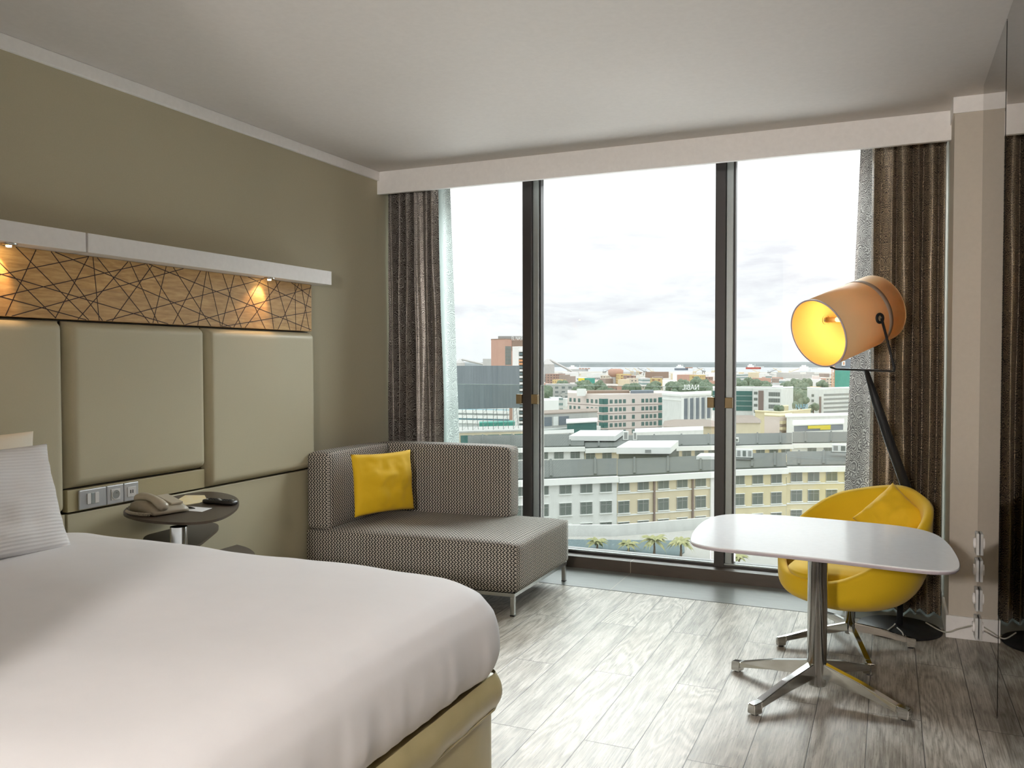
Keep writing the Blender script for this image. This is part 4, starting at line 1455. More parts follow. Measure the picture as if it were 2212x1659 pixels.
# hall lamp behind the camera
hl = thing('pendant_lamp', 'opal globe lamp hanging in the entrance hall', 'lamp', HALL)
mk('globe', lathe(NB(), [(.10 * math.sin(PI * i / 16) if 0 < i < 16 else 0, .10 * -math.cos(PI * i / 16)) for i in range(17)], 24), 'hallglobe', hl, True)
mk('hanging_rod', tube(NB(), [(0, 0, .101), (0, 0, H - HALL.z - .001)], .006, 8), 'satin', hl)

# CITY
# ================================================================== the city below the window
GZ = -30.0
struct(mk('ground', prism(NB(), [(-9000, 30), (9000, 30), (9000, 2300), (-9000, 2300)], GZ - 2, GZ), 'ground'))
tag(mk('water', prism(NB(), [(-12000, 2300), (12000, 2300), (12000, 14000), (-12000, 14000)], GZ - 3, GZ - 1), 'water'), kind='structure')


FOOT = []


def at(x, D, y=780):
    p = atd(x, y, D)
    return Vector((p.x, p.y, 0))


def zof(x, y, D):
    return atd(x, y, D).z


def block(name, label, cat, corners, ytop, m, roofm=None, back=None, group=None, zb=GZ, over=0.0, roofh=.4, parapet=True):
    """corners: (pixel x, distance) of the visible facade from left to right; back: how deep the building is"""
    pts = [at(x, D) for x, D in corners]
    mid_ = corners[len(corners) // 2]
    zt_ = zof(mid_[0], ytop, mid_[1])
    bk = back or 20
    foot_ = pts + [p + p.normalized() * bk for p in reversed(pts)]
    FOOT.append((sum(foot_, Vector()) / len(foot_), max((p - sum(foot_, Vector()) / len(foot_)).length for p in foot_)))
    c = sum(foot_, Vector()) / len(foot_)
    t = thing(name, label, cat, (c.x, c.y, zb), 0, group)
    lp = [(p.x - c.x, p.y - c.y) for p in foot_]
    mk('wall', prism(NB(), lp, 0, zt_ - zb), m, t)
    if roofm:
        lr = [(x * (1 + over), y * (1 + over)) for x, y in lp]
        mk('roof', prism(NB(), lr, zt_ - zb + .02, zt_ - zb + roofh), roofm, t)
    t['_top'] = zt_
    return t, pts, zt_, c


def strip(parent, A, B, z0, z1, m, name, out=.12, u0=0.0, u1=1.0):
    """thin slab fixed on the facade between ground points A and B"""
    d = (B - A)
    nrm = Vector((d.y, -d.x, 0)).normalized()
    if nrm.dot(A) > 0:
        nrm = -nrm
    a, b = A + d * u0, A + d * u1
    o = parent.location
    q = [a, b, b + nrm * out, a + nrm * out]
    return mk(name, prism(NB(), [(p.x - o.x, p.y - o.y) for p in q], z0 - o.z, z1 - o.z), m, parent)


def windows(parent, A, B, us, zs, w_, h_, m='wing', frame_m='boxwhite', sill=True):
    """one inset-looking window per (u, z) with a thin frame; each a part of its own"""
    d = B - A
    L = d.length
    ang = math.atan2(d.y, d.x)
    nrm = Vector((d.y, -d.x, 0)).normalized()
    if nrm.dot(A) > 0:
        nrm = -nrm
        flip = -1
    else:
        flip = 1
    proto = None
    for z in zs:
        for u in us:
            p = A + d * u + nrm * .03 - parent.location
            p.z = z - parent.location.z
            if proto is None:
                bm = NB()
                s = -1
                box(bm, -w_ / 2, w_ / 2, -.05, .02, -h_ / 2, h_ / 2)
                for k in (-.5, 0, .5):
                    box(bm, k * w_ - .05, k * w_ + .05, -.09, .05, -h_ / 2, h_ / 2, mi=1)
                box(bm, -w_ / 2, w_ / 2, -.09, .05, h_ * .18, h_ * .18 + .07, mi=1)
                if sill:
                    box(bm, -w_ / 2 - .15, w_ / 2 + .15, -.28, .05, -h_ / 2 - .14, -h_ / 2, mi=2)
                    box(bm, -w_ / 2 - .1, w_ / 2 + .1, -.16, .05, h_ / 2, h_ / 2 + .1, mi=2)
                o = mk('window', bm, [m, 'truss', frame_m], parent)
                proto = o
            else:
                o = proto.copy()
                COL.objects.link(o)
            o.parent = parent
            o.location = p
            o.rotation_euler = (0, 0, ang if flip == 1 else ang + PI)


# ---- the long office wing straight below: white part, beige part, curved beige part
FLH = 3.2


def wing(name, label, px, yt, m, cols, rows_y, D, ww=1.8, wh=1.78, back=20, wm='wing', fr='boxwhite', band=True):
    cs = [(px[0], D[0]), (px[1], D[1])]
    t, pts, zt_, c = block(name, label, 'building', cs, yt, m, None, back)
    A, B = pts
    strip(t, A, B, zt_ - .75, zt_ + .15, 'boxwhite', 'fascia', .7, 0, 1)
    d = (B - A)
    o = t.location
    A2, B2 = A + A.normalized() * back, B + B.normalized() * back
    RH = .12

    def slab(q, z, h_, nm):
        bm = NB()
        lo = [bm.verts.new((p.x - o.x, p.y - o.y, z - o.z + (RH if i > 1 else 0))) for i, p in enumerate(q)]
        hi = [bm.verts.new(v.co + Vector((0, 0, h_))) for v in lo]
        bm.faces.new(hi)
        bm.faces.new(lo[::-1])
        for i in range(4):
            bm.faces.new((lo[i], lo[(i + 1) % 4], hi[(i + 1) % 4], hi[i]))
        mk(nm, bm, 'roof', t)
    slab([A, B, B2, A2], zt_ + .16, .25, 'roof')
    nr = max(3, int(d.length / 5.4))
    for k in range(nr):      # raised seams
        p, p2 = A.lerp(B, (k + .5) / nr), A2.lerp(B2, (k + .5) / nr)
        s = d.normalized() * .2
        slab([p - s, p + s, p2 + s, p2 - s], zt_ + .42, .22, 'roof_seam')
    mx = (px[0] + px[1]) / 2
    Dm = (D[0] + D[1]) / 2
    us = [(cx_ - px[0]) / (px[1] - px[0]) for cx_ in cols]
    zs = [zof(mx, y, Dm) for y in rows_y]
    zs += [zs[-1] - FLH * (k + 1) for k in range(2)]
    windows(t, A, B, us, zs, ww, wh, wm, fr)
    if band:
        for z in zs:
            strip(t, A, B, z - 1.35, z - 1.13, 'boxwhite', 'string_course', .14)
    return t, A, B, zt_, zs


wing('office_building', 'white office wing with square windows, nearest the sofa end of the window', (1040, 1333), 1031, 'pwhite',
     [1077, 1123, 1168, 1218, 1264, 1308], [1056, 1103, 1150], (121, 127), band=False)
t, A, B, zt_, zs = wing('office_building', 'beige office wing with two dark mauve pilasters, just left of the right-hand mullion', (1334, 1549), 1021, 'pbeige',
                        [1347, 1388, 1431, 1472, 1513], [1043, 1090, 1135], (127, 133))
for u in (.355, .745):
    strip(t, A, B, zt_ - 14, zt_ - .7, 'mauve', 'pilaster', .35, u - .006, u + .008)
strip(t, A, B, zt_ - 14, zt_ - .7, 'pwhite', 'corner_pier', .3, .93, .985)
wing('office_building', 'beige curved office wing right of the right-hand mullion, first bay', (1550, 1700), 1013, 'pyellow',
     [1597, 1637, 1678], [1034, 1079, 1124], (133, 136))
wing('office_building', 'beige curved office wing seen above the yellow chair, blue window panes', (1701, 1860), 1008, 'pyellow',
     [1722, 1759, 1798, 1838], [1028, 1071, 1114], (136.2, 137.5), wm='wing')
# second row of the same complex behind the courtyard
wing('office_building', 'rear white wing with small windows behind the sofa-side roof', (1010, 1262), 967, 'pwhite',
     [1030, 1060, 1090, 1126, 1172, 1206, 1242], [985], (168, 172), 1.9, 1.5, 26, band=False)
wing('office_building', 'rear beige wing behind the flat white roof box', (1263, 1560), 964, 'pbeige',
     [1275, 1310, 1345, 1455, 1482, 1510, 1540], [983], (172, 178), 1.9, 1.5, 24, band=False)
wing('office_building', 'rear cream wing right of the right-hand mullion, under the air conditioners', (1561, 1712), 962, 'pyellow',
     [1605, 1643, 1672, 1698], [975], (178, 181), 1.9, 1.4, 26, band=False)
wing('office_building', 'rear pale wing seen between the mullion and the right curtain', (1713, 1880), 958, 'pwhite',
     [1755, 1790, 1830], [972], (181.2, 183), 1.9, 1.4, 26, band=False)

wing('office_building', 'end bay of the curved office wing, mostly hidden by the right curtain', (1861, 2120), 1006, 'pyellow',
     [1885, 1930, 1975, 2020, 2065, 2105], [1026, 1069, 1112], (137.6, 136), wm='wing')
# flat white roof boxes and air conditioners
def roofbox(label, xl, xr, yt, yb, D, back, m='boxwhite', base=.9, cat='roof structure', name='roof_plant_box', door=None):
    A, B = at(xl, D), at(xr, D)
    z1, z0 = zof((xl + xr) / 2, yt, D), zof((xl + xr) / 2, yb, D)
    away = Vector((A + B)).normalized() * back + (B - A).normalized() * back * .15
    q = [A, B, B + away, A + away]
    c = sum(q, Vector()) / 4
    t = thing(name, label, cat, (c.x, c.y, z0))
    mk('cladding', prism(NB(), [(p.x - c.x, p.y - c.y) for p in q], base, z1 - z0), m, t)
    mk('plinth', prism(NB(), [((p.x - c.x) * .93, (p.y - c.y) * .93) for p in q], -2.5, base), 'roof', t)
    if door:
        strip(t, A, B, z0 + base + .2, z1 - .4, 'truss', 'door', .1, *door)
    return t


roofbox('large flat white roof box with a grey door, in front of the rear beige wing', 1332, 1449, 967, 992, 150, 13, door=(.53, .64))
roofbox('flat white roof box beside the pink hotel, the farther of two', 1229, 1330, 942, 962, 182, 15)
roofbox('small white roof hut with flat lid at the right-hand mullion', 1505, 1547, 986, 1000, 146, 5, base=.3)


def aircon(label, x, y, D, w_, h_, n):
    p = at(x, D)
    z = zof(x, y, D)
    t = thing('air_conditioner', label, 'air conditioner', (p.x, p.y, z), math.atan2(p.y, p.x) - PI / 2)
    mk('casing', box(NB(), -w_ / 2, w_ / 2, -.5, .6, .15, h_), 'boxwhite', t)
    mk('stand', box(NB(), -w_ / 2 - .2, w_ / 2 + .2, -.7, .8, .02, .15), 'roof', t)
    for k in range(n):
        cx_ = -w_ / 2 + (k + .5) * w_ / n
        mk('fan_grille', box(NB(), cx_ - w_ / n * .3, cx_ + w_ / n * .3, -.56, -.5, .35, h_ - .2), 'truss' if k % 2 == 0 else 'wing', t)


aircon('big white twin air conditioner on the near roof, right of the mullion', 1609, 990, 144, 2.7, 1.5, 3)
aircon('white air conditioner on the near roof at the curtain edge', 1815, 978, 148, 2.4, 1.4, 2)
aircon('pair of small air conditioner fans on the rear roof, right of the mullion', 1588, 957, 178, 1.6, 1.1, 2)
aircon('two-fan air conditioner standing left of the rear green roof', 1352, 952, 172, 1.1, 1.9, 1)
aircon('stacked fan unit between the two white roof boxes', 1372, 952, 172, .8, 1.8, 1)

# terrace with palms under the office wing
zt3 = -20.7
ta = [at(1100, 84), at(1560, 70), at(1900, 66), at(1900, 104), at(1545, 111), at(1330, 106), at(1100, 106)]
t = thing('roof_terrace', 'pale terrace with blue pool deck below the white office wing', 'terrace', (ta[0].x, ta[0].y, zt3))
mk('deck', prism(NB(), [(p.x - ta[0].x, p.y - ta[0].y) for p in ta], -9, 0), 'sand', t)
pz = [at(1180, 93), at(1430, 88), at(1480, 97), at(1480, 103), at(1180, 104)]
mk('pool_floor', prism(NB(), [(p.x - ta[0].x, p.y - ta[0].y) for p in pz], .01, .12), 'poolt', t)
for (xa, da, xb, db) in ((1150, 107.5, 1333, 107.5), (1333, 107.5, 1548, 113)):
    wa, wb = at(xa, da), at(xb, db)
    q = [wa, wb, wb + wb.normalized() * .4, wa + wa.normalized() * .4]
    mk('terrace_wall', prism(NB(), [(p.x - ta[0].x, p.y - ta[0].y) for p in q], -3, 1.15), 'pwhite', t)


def palm(label, x, y, D, s, seed):
    p = at(x, D)
    z = zof(x, y, D)
    t = thing('palm_tree', label, 'palm tree', (p.x, p.y, zt3), 0, 'palms on the terrace')
    h_ = z - zt3
    mk('trunk', tube(NB(), [(0, 0, 0), (.05, 0, h_ * .5), (0, 0, h_)], [.16, .12, .09], 8), 'trunk', t)
    rr = random.Random(seed)
    bm = NB()
    for k in range(20):
        a = 2 * PI * k / 20 + rr.uniform(-.2, .2)
        up_ = rr.uniform(.2, 1.1)
        L = s * rr.uniform(.8, 1.1)
        pr = None
        for j in range(8):
            u = j / 7
            r_ = L * u
            zz_ = h_ + L * (up_ * u - 1.0 * u * u)
            w2 = .16 * s * math.sin(PI * min(1, u + .12)) + .01
            c = Vector((math.cos(a) * r_, math.sin(a) * r_, zz_))
            sd = Vector((-math.sin(a), math.cos(a), 0)) * w2
            cur = [bm.verts.new(c - sd - Vector((0, 0, w2 * .7))), bm.verts.new(c), bm.verts.new(c + sd - Vector((0, 0, w2 * .7)))]
            if pr:
                bm.faces.new((pr[0], cur[0], cur[1], pr[1]))
                bm.faces.new((pr[1], cur[1], cur[2], pr[2]))
            pr = cur
    mk('fronds', bm, 'palm', t)


palm('small dull green palm on the terrace, nearest the sofa', 1290, 1172, 98, 1.6, 1)
palm('bushy low palm on the terrace, second from the sofa', 1358, 1178, 97, 1.6, 2)
palm('tall yellowish palm on the terrace, third from the sofa', 1414, 1168, 95, 1.9, 3)
palm('bright yellow-green palm on the terrace, nearest the right mullion', 1472, 1172, 94, 1.8, 4)
palm('small palm on the terrace seen under the white table top', 1598, 1206, 88, 1.2, 5)

# ---- middle distance
t, pts, z_, c = block('hotel_building', 'pink hotel with teal corner windows in the middle of the view', 'building', [(1226, 372), (1303, 352), (1431, 366)], 857, 'ppink', 'ppink', 34, over=.0, roofh=.9)
rows = [zof(1303, y, 352) for y in (868, 885.5, 903, 919.5, 935)]
A, B, C_ = pts
windows(t, A, B, [.09, .21, .34, .58, .70, .82], rows, 1.35, 1.6, 'wteal', 'ppink', False)
windows(t, B, C_, [.13, .21, .28, .35, .50, .66, .73, .80, .87], rows, 1.35, 1.6, 'wteal', 'ppink', False)
for z in rows:
    strip(t, B, C_, z - 1.0, z + 1.2, 'wteal', 'corner_window', .25, .0, .075)
    strip(t, A, B, z - 1.0, z + 1.2, 'wteal', 'corner_window', .25, .9, .999)
    strip(t, B, C_, z - 1.0, z + 1.2, 'wteal', 'corner_window', .25, .93, .99)
    strip(t, B, C_, z - 1.75, z - 1.6, 'mauve', 'string_course', .12)
    strip(t, A, B, z - 1.75, z - 1.6, 'mauve', 'string_course', .12)
# rooftop dark plant enclosures
for (xl, xr, m_) in ((1268, 1360, 'pbrown'), (1362, 1412, 'slate')):
    a, b = at(xl, 362), at(xr, 366)
    aw = Vector((a + b)).normalized() * 12
    o = t.location
    mk('roof_enclosure', prism(NB(), [(p.x - o.x, p.y - o.y) for p in (a, b, b + aw, a + aw)], z_ - o.z + .9, zof(1303, 845, 362) - o.z), m_, t)
a = at(1246, 360)
mk('roof_tank', box(NB(), a.x - t.location.x, a.x - t.location.x + 3.2, a.y - t.location.y, a.y - t.location.y + 3, z_ - t.location.z, z_ - t.location.z + 3), 'boxwhite', t)

t, pts, z_, c = block('office_block', 'white office block with dark glass bays and white fins beside the pink hotel', 'building', [(1431, 330), (1472, 316), (1536, 330)], 857, 'pwhite', 'boxwhite', 26, over=.02, roofh=.8)
A, B, C_ = pts
strip(t, B, C_, zof(1500, 906, 322), z_ - .8, 'slate', 'glass_bay', .15, .04, .99)
for k in range(6):
    strip(t, B, C_, zof(1500, 907, 322), z_ - .3, 'boxwhite', 'fin', .9, k / 5 * .96, k / 5 * .96 + .022)
strip(t, A, B, z_ - 1.6, z_ - .9, 'boxwhite', 'parapet_band', .15)

# brick tower with rooftop lettering
t, pts, z_, c = block('tower_block', 'salmon high-rise tower with rooftop letters EL NASR left of the left mullion', 'building', [(1061, 452), (1091, 445), (1132, 458)], 733, 'pbrick', 'pbrown', 22, over=.01)
A, B, C_ = pts
rows = [zof(1097, y, 450) for y in (752, 760, 768, 776, 784)]
windows(t, B, C_, [.06, .16, .26], rows, 1.7, 1.9, 'wing', 'boxwhite', False)
strip(t, B, C_, z_ - 6, z_ - .3, 'pbrown', 'stained_band', .2, .35, 1)
o = t.location
a, b = at(1076, 455), at(1131, 455)
aw = Vector((a + b)).normalized() * 3
mk('rooftop_frame', prism(NB(), [(p.x - o.x, p.y - o.y) for p in (a, b, b + aw, a + aw)], z_ + .4 - o.z, zof(1100, 726, 455) - o.z), 'truss', t)


def letters(text, xl, xr, yt, yb, D, m, parent=None, mirror=False, name='letters', label=None, cat=None):
    d = bpy.data.curves.new(name, 'FONT')
    d.body = text
    d.extrude = .12
    d.size = 1
    o = bpy.data.objects.new(name, d)
    COL.objects.link(o)
    bpy.context.view_layer.update()
    w_, h_ = o.dimensions.x, o.dimensions.y
    A, B = at(xl, D), at(xr, D)
    W_ = (B - A).length
    z0, z1 = zof(xl, yb, D), zof(xl, yt, D)
    e = (B - A).normalized()
    sc = Vector((W_ / w_, (z1 - z0) / h_, 1))
    # upright, facing the window
    R3 = Matrix((e * (-1 if mirror else 1), Vector((0, 0, 1)), e.cross(Vector((0, 0, 1))) * (-1 if mirror else 1))).transposed().to_4x4()
    org = (B if mirror else A).copy()
    org.z = z0
    d.materials.append(M[m])
    me = bpy.data.meshes.new_from_object(o)
    bpy.data.objects.remove(o)
    me.transform(Matrix.Diagonal((*sc, 1)))
    me.transform(R3)
    q = bpy.data.objects.new(name, me)
    COL.objects.link(q)
    if parent is not None:
        q.parent = parent
        q.location = org - parent.location
    else:
        q.location = org
        tag(q, label, cat)
    return q


letters('EL NASR', 1105, 1131, 726.5, 735, 449, 'letter', t)
t, pts, z_, c = block('apartment_tower', 'white and blue apartment slab with orange balconies below the salmon tower', 'building', [(1107, 415), (1120, 408), (1160, 412)], 750, 'pwhite', 'boxwhite', 18, over=.01)
A, B, C_ = pts
for k, y in enumerate(range(760, 925, 7)):
    z = zof(1126, y, 410)
    strip(t, B, C_, z, z + .95, 'orange' if k in (3, 4) else ('poolt' if k % 2 else 'pwhite'), 'balcony', 1.1, .02, .98)
    strip(t, B, C_, z - .8, z, 'wing', 'balcony_opening', .1, .04, .96)
block('distant_silo_house', 'pale blue-grey block left of the salmon tower', 'building', [(1043, 600), (1062, 600)], 775, 'pgrey', None, 20)

# billboard on trusses
t = thing('billboard', 'large dark weathered billboard back standing on trusses', 'billboard', at(1050, 188) + Vector((0, 0, zof(1050, 930, 188))))
o = t.location
a, b = at(940, 186), at(1121, 192)
n_b = Vector((b - a)).cross(Vector((0, 0, 1))).normalized() * .4
mk('panel', prism(NB(), [(p.x - o.x, p.y - o.y) for p in (a, b, b + n_b, a + n_b)], zof(1050, 883, 189) - o.z, zof(1050, 790, 189) - o.z), 'board', t)
bm = NB()
for k in range(8):
    p = a.lerp(b, .07 + k * .123) - o
    p.z = 0
    z1 = zof(1050, 884, 189) - o.z
    tube(bm, [p, p + Vector((0, 0, z1))], .07, 5)
    tube(bm, [p + Vector((.2, 2.4, 0)), p + Vector((.2, 1.2, z1))], .06, 5)
    for j in range(5):
        z = z1 * j / 5
        tube(bm, [p + Vector((0, 0, z)), p + Vector((.2, 1.9, z + z1 / 5))], .035, 4)
mk('truss_legs', bm, 'truss', t)

t, pts, z_, c = block('apartment_building', 'long pale blue and white balcony block under the billboard', 'building', [(930, 300), (1100, 290)], 884, 'fE', 'pwhite', 20)
A, B = pts
for y in (892, 903, 914):
    z = zof(1020, y, 295)
    strip(t, A, B, z, z + 1.1, 'boxwhite', 'balcony', 1.2)
t, pts, z_, c = block('low_building', 'long low cream building with teal windows between white piers, left bay', 'building', [(930, 205), (1140, 212)], 932, 'pbeige', 'pgrey', 14, over=.02)
A, B = pts
for k in range(7):
    strip(t, A, B, z_ - 3.1, z_ - .6, 'wteal', 'window_bay', .1, .02 + k * .14, .02 + k * .14 + .115)
strip(t, A, B, z_ - 4.2, z_ - 3.2, 'boxwhite', 'parapet', .2)
block('market_roof', 'green netted roof patches below the billboard', 'building', [(1035, 225), (1112, 228)], 915, 'teal', 'teal', 5, zb=-26)
t, pts, z_, c = block('unfinished_building', 'grey unfinished concrete building with open floors left of the pink hotel', 'building', [(1164, 262), (1232, 270), (1290, 276)], 893, 'pgrey', 'ptan', 16, over=.03)
A, B, C_ = pts
strip(t, A, B, z_ - 3.6, z_ - .8, 'slate', 'open_floor', .1, .05, .4)
strip(t, A, B, z_ - 3.6, z_ - .8, 'boxwhite', 'wall_panel', .1, .45, .6)
strip(t, A, B, z_ - 3.6, z_ - .8, 'slate', 'open_floor', .1, .63, .95)
strip(t, A, B, z_ - 5.6, z_ - 4.4, 'boxwhite', 'balcony', 1.8)
strip(t, B, C_, z_ - 5.6, z_ - 4.4, 'boxwhite', 'balcony', 1.8)
t, pts, z_, c = block('glass_building', 'low building with pale green glass front and white terraces', 'building', [(1225, 250), (1289, 256)], 912, 'wteal', 'boxwhite', 14, over=.06)
block('white_wall_building', 'blank white building behind the unfinished concrete one', 'building', [(1160, 330), (1207, 332)], 865, 'boxwhite', None, 20)
block('white_low_building', 'low white shed roof right of the unfinished building', 'building', [(1160, 230), (1240, 236)], 938, 'pwhite', 'pgrey', 12)

# hipped tan roofs
def hip(label, xl, xr, yr, ye, D, back, m='ptan', wallm='pbeige'):
    A, B = at(xl, D), at(xr, D)
    away = Vector((A + B)).normalized() * back
    q = [A, B, B + away, A + away]
    c = sum(q, Vector()) / 4
    ze, zr = zof((xl + xr) / 2, ye, D), zof((xl + xr) / 2, yr, D + back / 2)
    t = thing('hipped_house', label, 'building', (c.x, c.y, GZ))
    mk('wall', prism(NB(), [((p.x - c.x) * .94, (p.y - c.y) * .94) for p in q], 0, ze - GZ), wallm, t)
    bm = NB()
    lo = [bm.verts.new((p.x - c.x, p.y - c.y, ze - GZ)) for p in q]
    m1 = (q[0] + q[3]) / 2 * .78 + (q[1] + q[2]) / 2 * .22 - c
    m2 = (q[0] + q[3]) / 2 * .22 + (q[1] + q[2]) / 2 * .78 - c
    r1, r2 = bm.verts.new((m1.x, m1.y, zr - GZ)), bm.verts.new((m2.x, m2.y, zr - GZ))
    bm.faces.new((lo[0], lo[1], r2, r1))
    bm.faces.new((lo[1], lo[2], r2))
    bm.faces.new((lo[2], lo[3], r1, r2))
    bm.faces.new((lo[3], lo[0], r1))
    bm.faces.new(lo[::-1])
    mk('roof', bm, m, t)


hip('tan hipped roof house in front of the white office block', 1430, 1552, 906, 922, 262, 26)
hip('tan hipped roof house right of the right-hand mullion', 1562, 1646, 897, 914, 250, 16)
block('pale_low_roof', 'long pale flat roof between hipped house and rear green roof', 'building', [(1372, 232), (1520, 240)], 932, 'pwhite', 'pwhite', 14)

# right-hand bay
t, pts, z_, c = block('office_block', 'white office block with green glass bands at the right-hand mullion', 'building', [(1540, 420), (1627, 414)], 840, 'pwhite', 'boxwhite', 24)
A, B = pts
for y in (846, 857, 868, 879):
    z = zof(1590, y, 416)
    strip(t, A, B, z - 1.9, z + .3, 'wteal', 'glass_band', .15, .0, .98)
t, pts, z_, c = block('office_block', 'pale office block with brown panel and gridded windows, right bay', 'building', [(1627, 405), (1688, 398), (1714, 408)], 841, 'pwhite', 'boxwhite', 24)
A, B, C_ = pts
strip(t, A, B, z_ - 14, z_ - .8, 'mauve', 'brown_panel', .3, .2, .38)
windows(t, A, B, [.10], [z_ - 2 - 2.9 * k for k in range(5)], 1.6, 1.3, 'wing', 'pwhite', False)
windows(t, A, B, [.60, .68, .76, .84, .92], [z_ - 2.4 - 2.9 * k for k in range(4)], .9, 1.9, 'wing', 'pwhite', False)
a, b = at(1668, 402), at(1692, 402)
aw = Vector((a + b)).normalized() * 6
mk('roof_house', prism(NB(), [(p.x - t.location.x, p.y - t.location.y) for p in (a, b, b + aw, a + aw)], z_ - GZ, zof(1680, 834, 402) - GZ), 'boxwhite', t)
t, pts, z_, c = block('office_block', 'long white office block with many window bands beside the right curtain', 'building', [(1744, 420), (1780, 412), (1870, 430)], 842, 'pwhite', 'boxwhite', 24)
A, B, C_ = pts
for k in range(7):
    strip(t, B, C_, z_ - 3.0 - 2.1 * k, z_ - 2.1 - 2.1 * k, 'truss', 'window_band', .15)
windows(t, A, B, [.35], [z_ - 3 - 2.6 * k for k in range(5)], 1.3, 1.3, 'wing', 'pwhite', False)
strip(t, A, B, z_ - 13, z_ - 3.4, 'mauve', 'stair_panel', .2, .74, .86)
block('yellow_building', 'ochre building with long roof terrace in the right bay', 'building', [(1632, 300), (1686, 292), (1752, 310)], 893, 'pyellow', 'pyellow', 5, over=.02)
t, pts, z_, c = block('apartment_building', 'pink and yellow balcony building left of the yellow banner', 'building', [(1652, 272), (1685, 268), (1712, 272)], 901, 'ppink', 'pyellow', 12)
A, B, C_ = pts
for k in range(5):
    strip(t, B, C_, z_ - 2.2 - 1.9 * k, z_ - 1.3 - 1.9 * k, 'pyellow', 'balcony', 1.0)
block('white_roof_building', 'white flat-roofed building behind the yellow banner hall', 'building', [(1700, 262), (1838, 268)], 899, 'pwhite', 'boxwhite', 12, over=.04)
t, pts, z_, c = block('banner_hall', 'white hall with a bright yellow banner under its roof beside the curtain', 'building', [(1716, 224), (1822, 230)], 916, 'boxwhite', 'boxwhite', 16, over=.05, roofh=.35)
A, B = pts
strip(t, A, B, z_ - 1.6, z_ - .1, 'slate', 'painted_gap_shade', .1)  # dark slab painted in for the shade under the roof edge
strip(t, A, B, z_ - .95, z_ - .15, 'yel', 'yellow_banner', .3, .27, .73)
strip(t, A, B, z_ - 1.35, z_ - .9, 'yel', 'yellow_banner', .3, .52, .73)
block('orange_box_building', 'small ochre cube building in the right bay', 'building', [(1686, 330), (1704, 332)], 877, 'pyellow', None, 8)
# teal scaffolded tower
t, pts, z_, c = block('scaffolded_tower', 'tower under construction wrapped in teal netting behind the lamp', 'building', [(1802, 560), (1850, 560)], 775, 'slate', None, 20)
A, B = pts
strip(t, A, B, GZ, zof(1820, 800, 560), 'teal', 'netting', 1.2)
strip(t, A, B, zof(1820, 790, 560), zof(1820, 780, 560), 'boxwhite', 'sign_board', 1.4, .33, .46)
strip(t, A, B, zof(1820, 788, 560), zof(1820, 782, 560), 'orange', 'sign_mark', 1.6, .37, .42)
a = at(1797, 555)
bm = NB()
hh = zof(1797, 786, 555) - GZ
for dx, dy in ((0, 0), (1.6, 0), (0, 1.6), (1.6, 1.6)):
    tube(bm, [(dx, dy, 0), (dx, dy, hh)], .14, 5)
for k in range(12):
    z = hh * k / 12
    tube(bm, [(0, 0, z), (1.6, 0, z + hh / 12)], .1, 4)
    tube(bm, [(1.6, 0, z), (0, 0, z + hh / 12)], .1, 4)
q = mk('crane_mast', bm, 'orange', None, False, (a.x, a.y, GZ))
tag(q, 'thin red lattice crane mast beside the teal netted tower', 'crane')

letters('NABIL', 1475, 1511, 831, 842, 330, 'letter', None, True, 'rooftop_letters', 'pale rooftop letters NABIL seen from behind, above the white office block', 'sign')
letters('NABIL', 1719, 1748, 873, 884, 318, 'letterb', None, False, 'rooftop_letters', 'light blue letters NABIL among palms in the right bay', 'sign')

# ---- harbour
def silo(label, x, yt, D, r, cone):
    p = at(x, D)
    z1 = zof(x, yt, D)
    t = thing('silo', label, 'silo', (p.x, p.y, GZ))
    mk('tank', lathe(NB(), [(r, 0), (r, z1 - cone - GZ)], 24), 'pgrey', t, True)
    mk('cone_roof', lathe(NB(), [(r * 1.03, z1 - cone - GZ), (r * .25, z1 - GZ - cone * .2), (0, z1 - GZ)], 24), 'pgrey', t, True)
    return t


silo('big grey silo with conical roof just right of the left mullion', 1183, 774, 1250, 10, 9)
silo('grey silo with conical roof at the left curtain edge', 994, 774, 1250, 7, 7)
for (x0, y0, x1, y1, D, lab) in ((1187, 777, 1235, 802, 1250, 'sloping conveyor gallery from the big silo'), (997, 776, 1045, 787, 1250, 'sloping conveyor gallery left of the salmon tower')):
    a, b = atd(x0, y0, D), atd(x1, y1, D)
    tag(mk('conveyor', tube(NB(), [a, b], 1.6, 4), 'pgrey'), lab, 'conveyor')
t = silo('pinkish round water tower in the harbour', 1330, 794, 1150, 6, 3)
mk('tank_band', lathe(NB(), [(6.1, 9), (10, 12), (10.5, 18), (6.5, 20)], 20), 'pbrick', t, True)


def crane(x, yt, D, seed, m='pyellow'):
    rr = random.Random(seed)
    p = at(x, D)
    z1 = zof(x, yt, D) - GZ
    t = thing('harbour_crane', 'thin dockside crane standing at the quay against the water', 'crane', (p.x, p.y, GZ), 0, 'dockside cranes')
    bm = NB()
    for dx in (-3, 3):
        tube(bm, [(dx, 0, 0), (dx * .4, 0, z1 * .6)], .8, 4)
    box(bm, -3, 4, -2, 2, z1 * .5, z1 * .68)
    mk('tower', bm, m, t)
    s = rr.choice((-1, 1))
    bm = NB()
    tube(bm, [(0, 0, z1 * .6), (s * rr.uniform(8, 20), 0, z1 * 1.15)], .7, 4)
    tube(bm, [(0, 0, z1 * .68), (-s * 3, 0, z1 * .95), (s * 9, 0, z1 * 1.08)], .35, 4)
    mk('jib', bm, m, t)


for i, (x, y) in enumerate(((1305, 798), (1365, 797), (1378, 797), (1393, 797), (1409, 797), (1500, 798), (1520, 796), (1540, 796), (1638, 800), (1661, 800), (1684, 797), (1707, 798))):
    crane(x, y, 1750, i, 'pbeige' if i % 3 else 'truss')


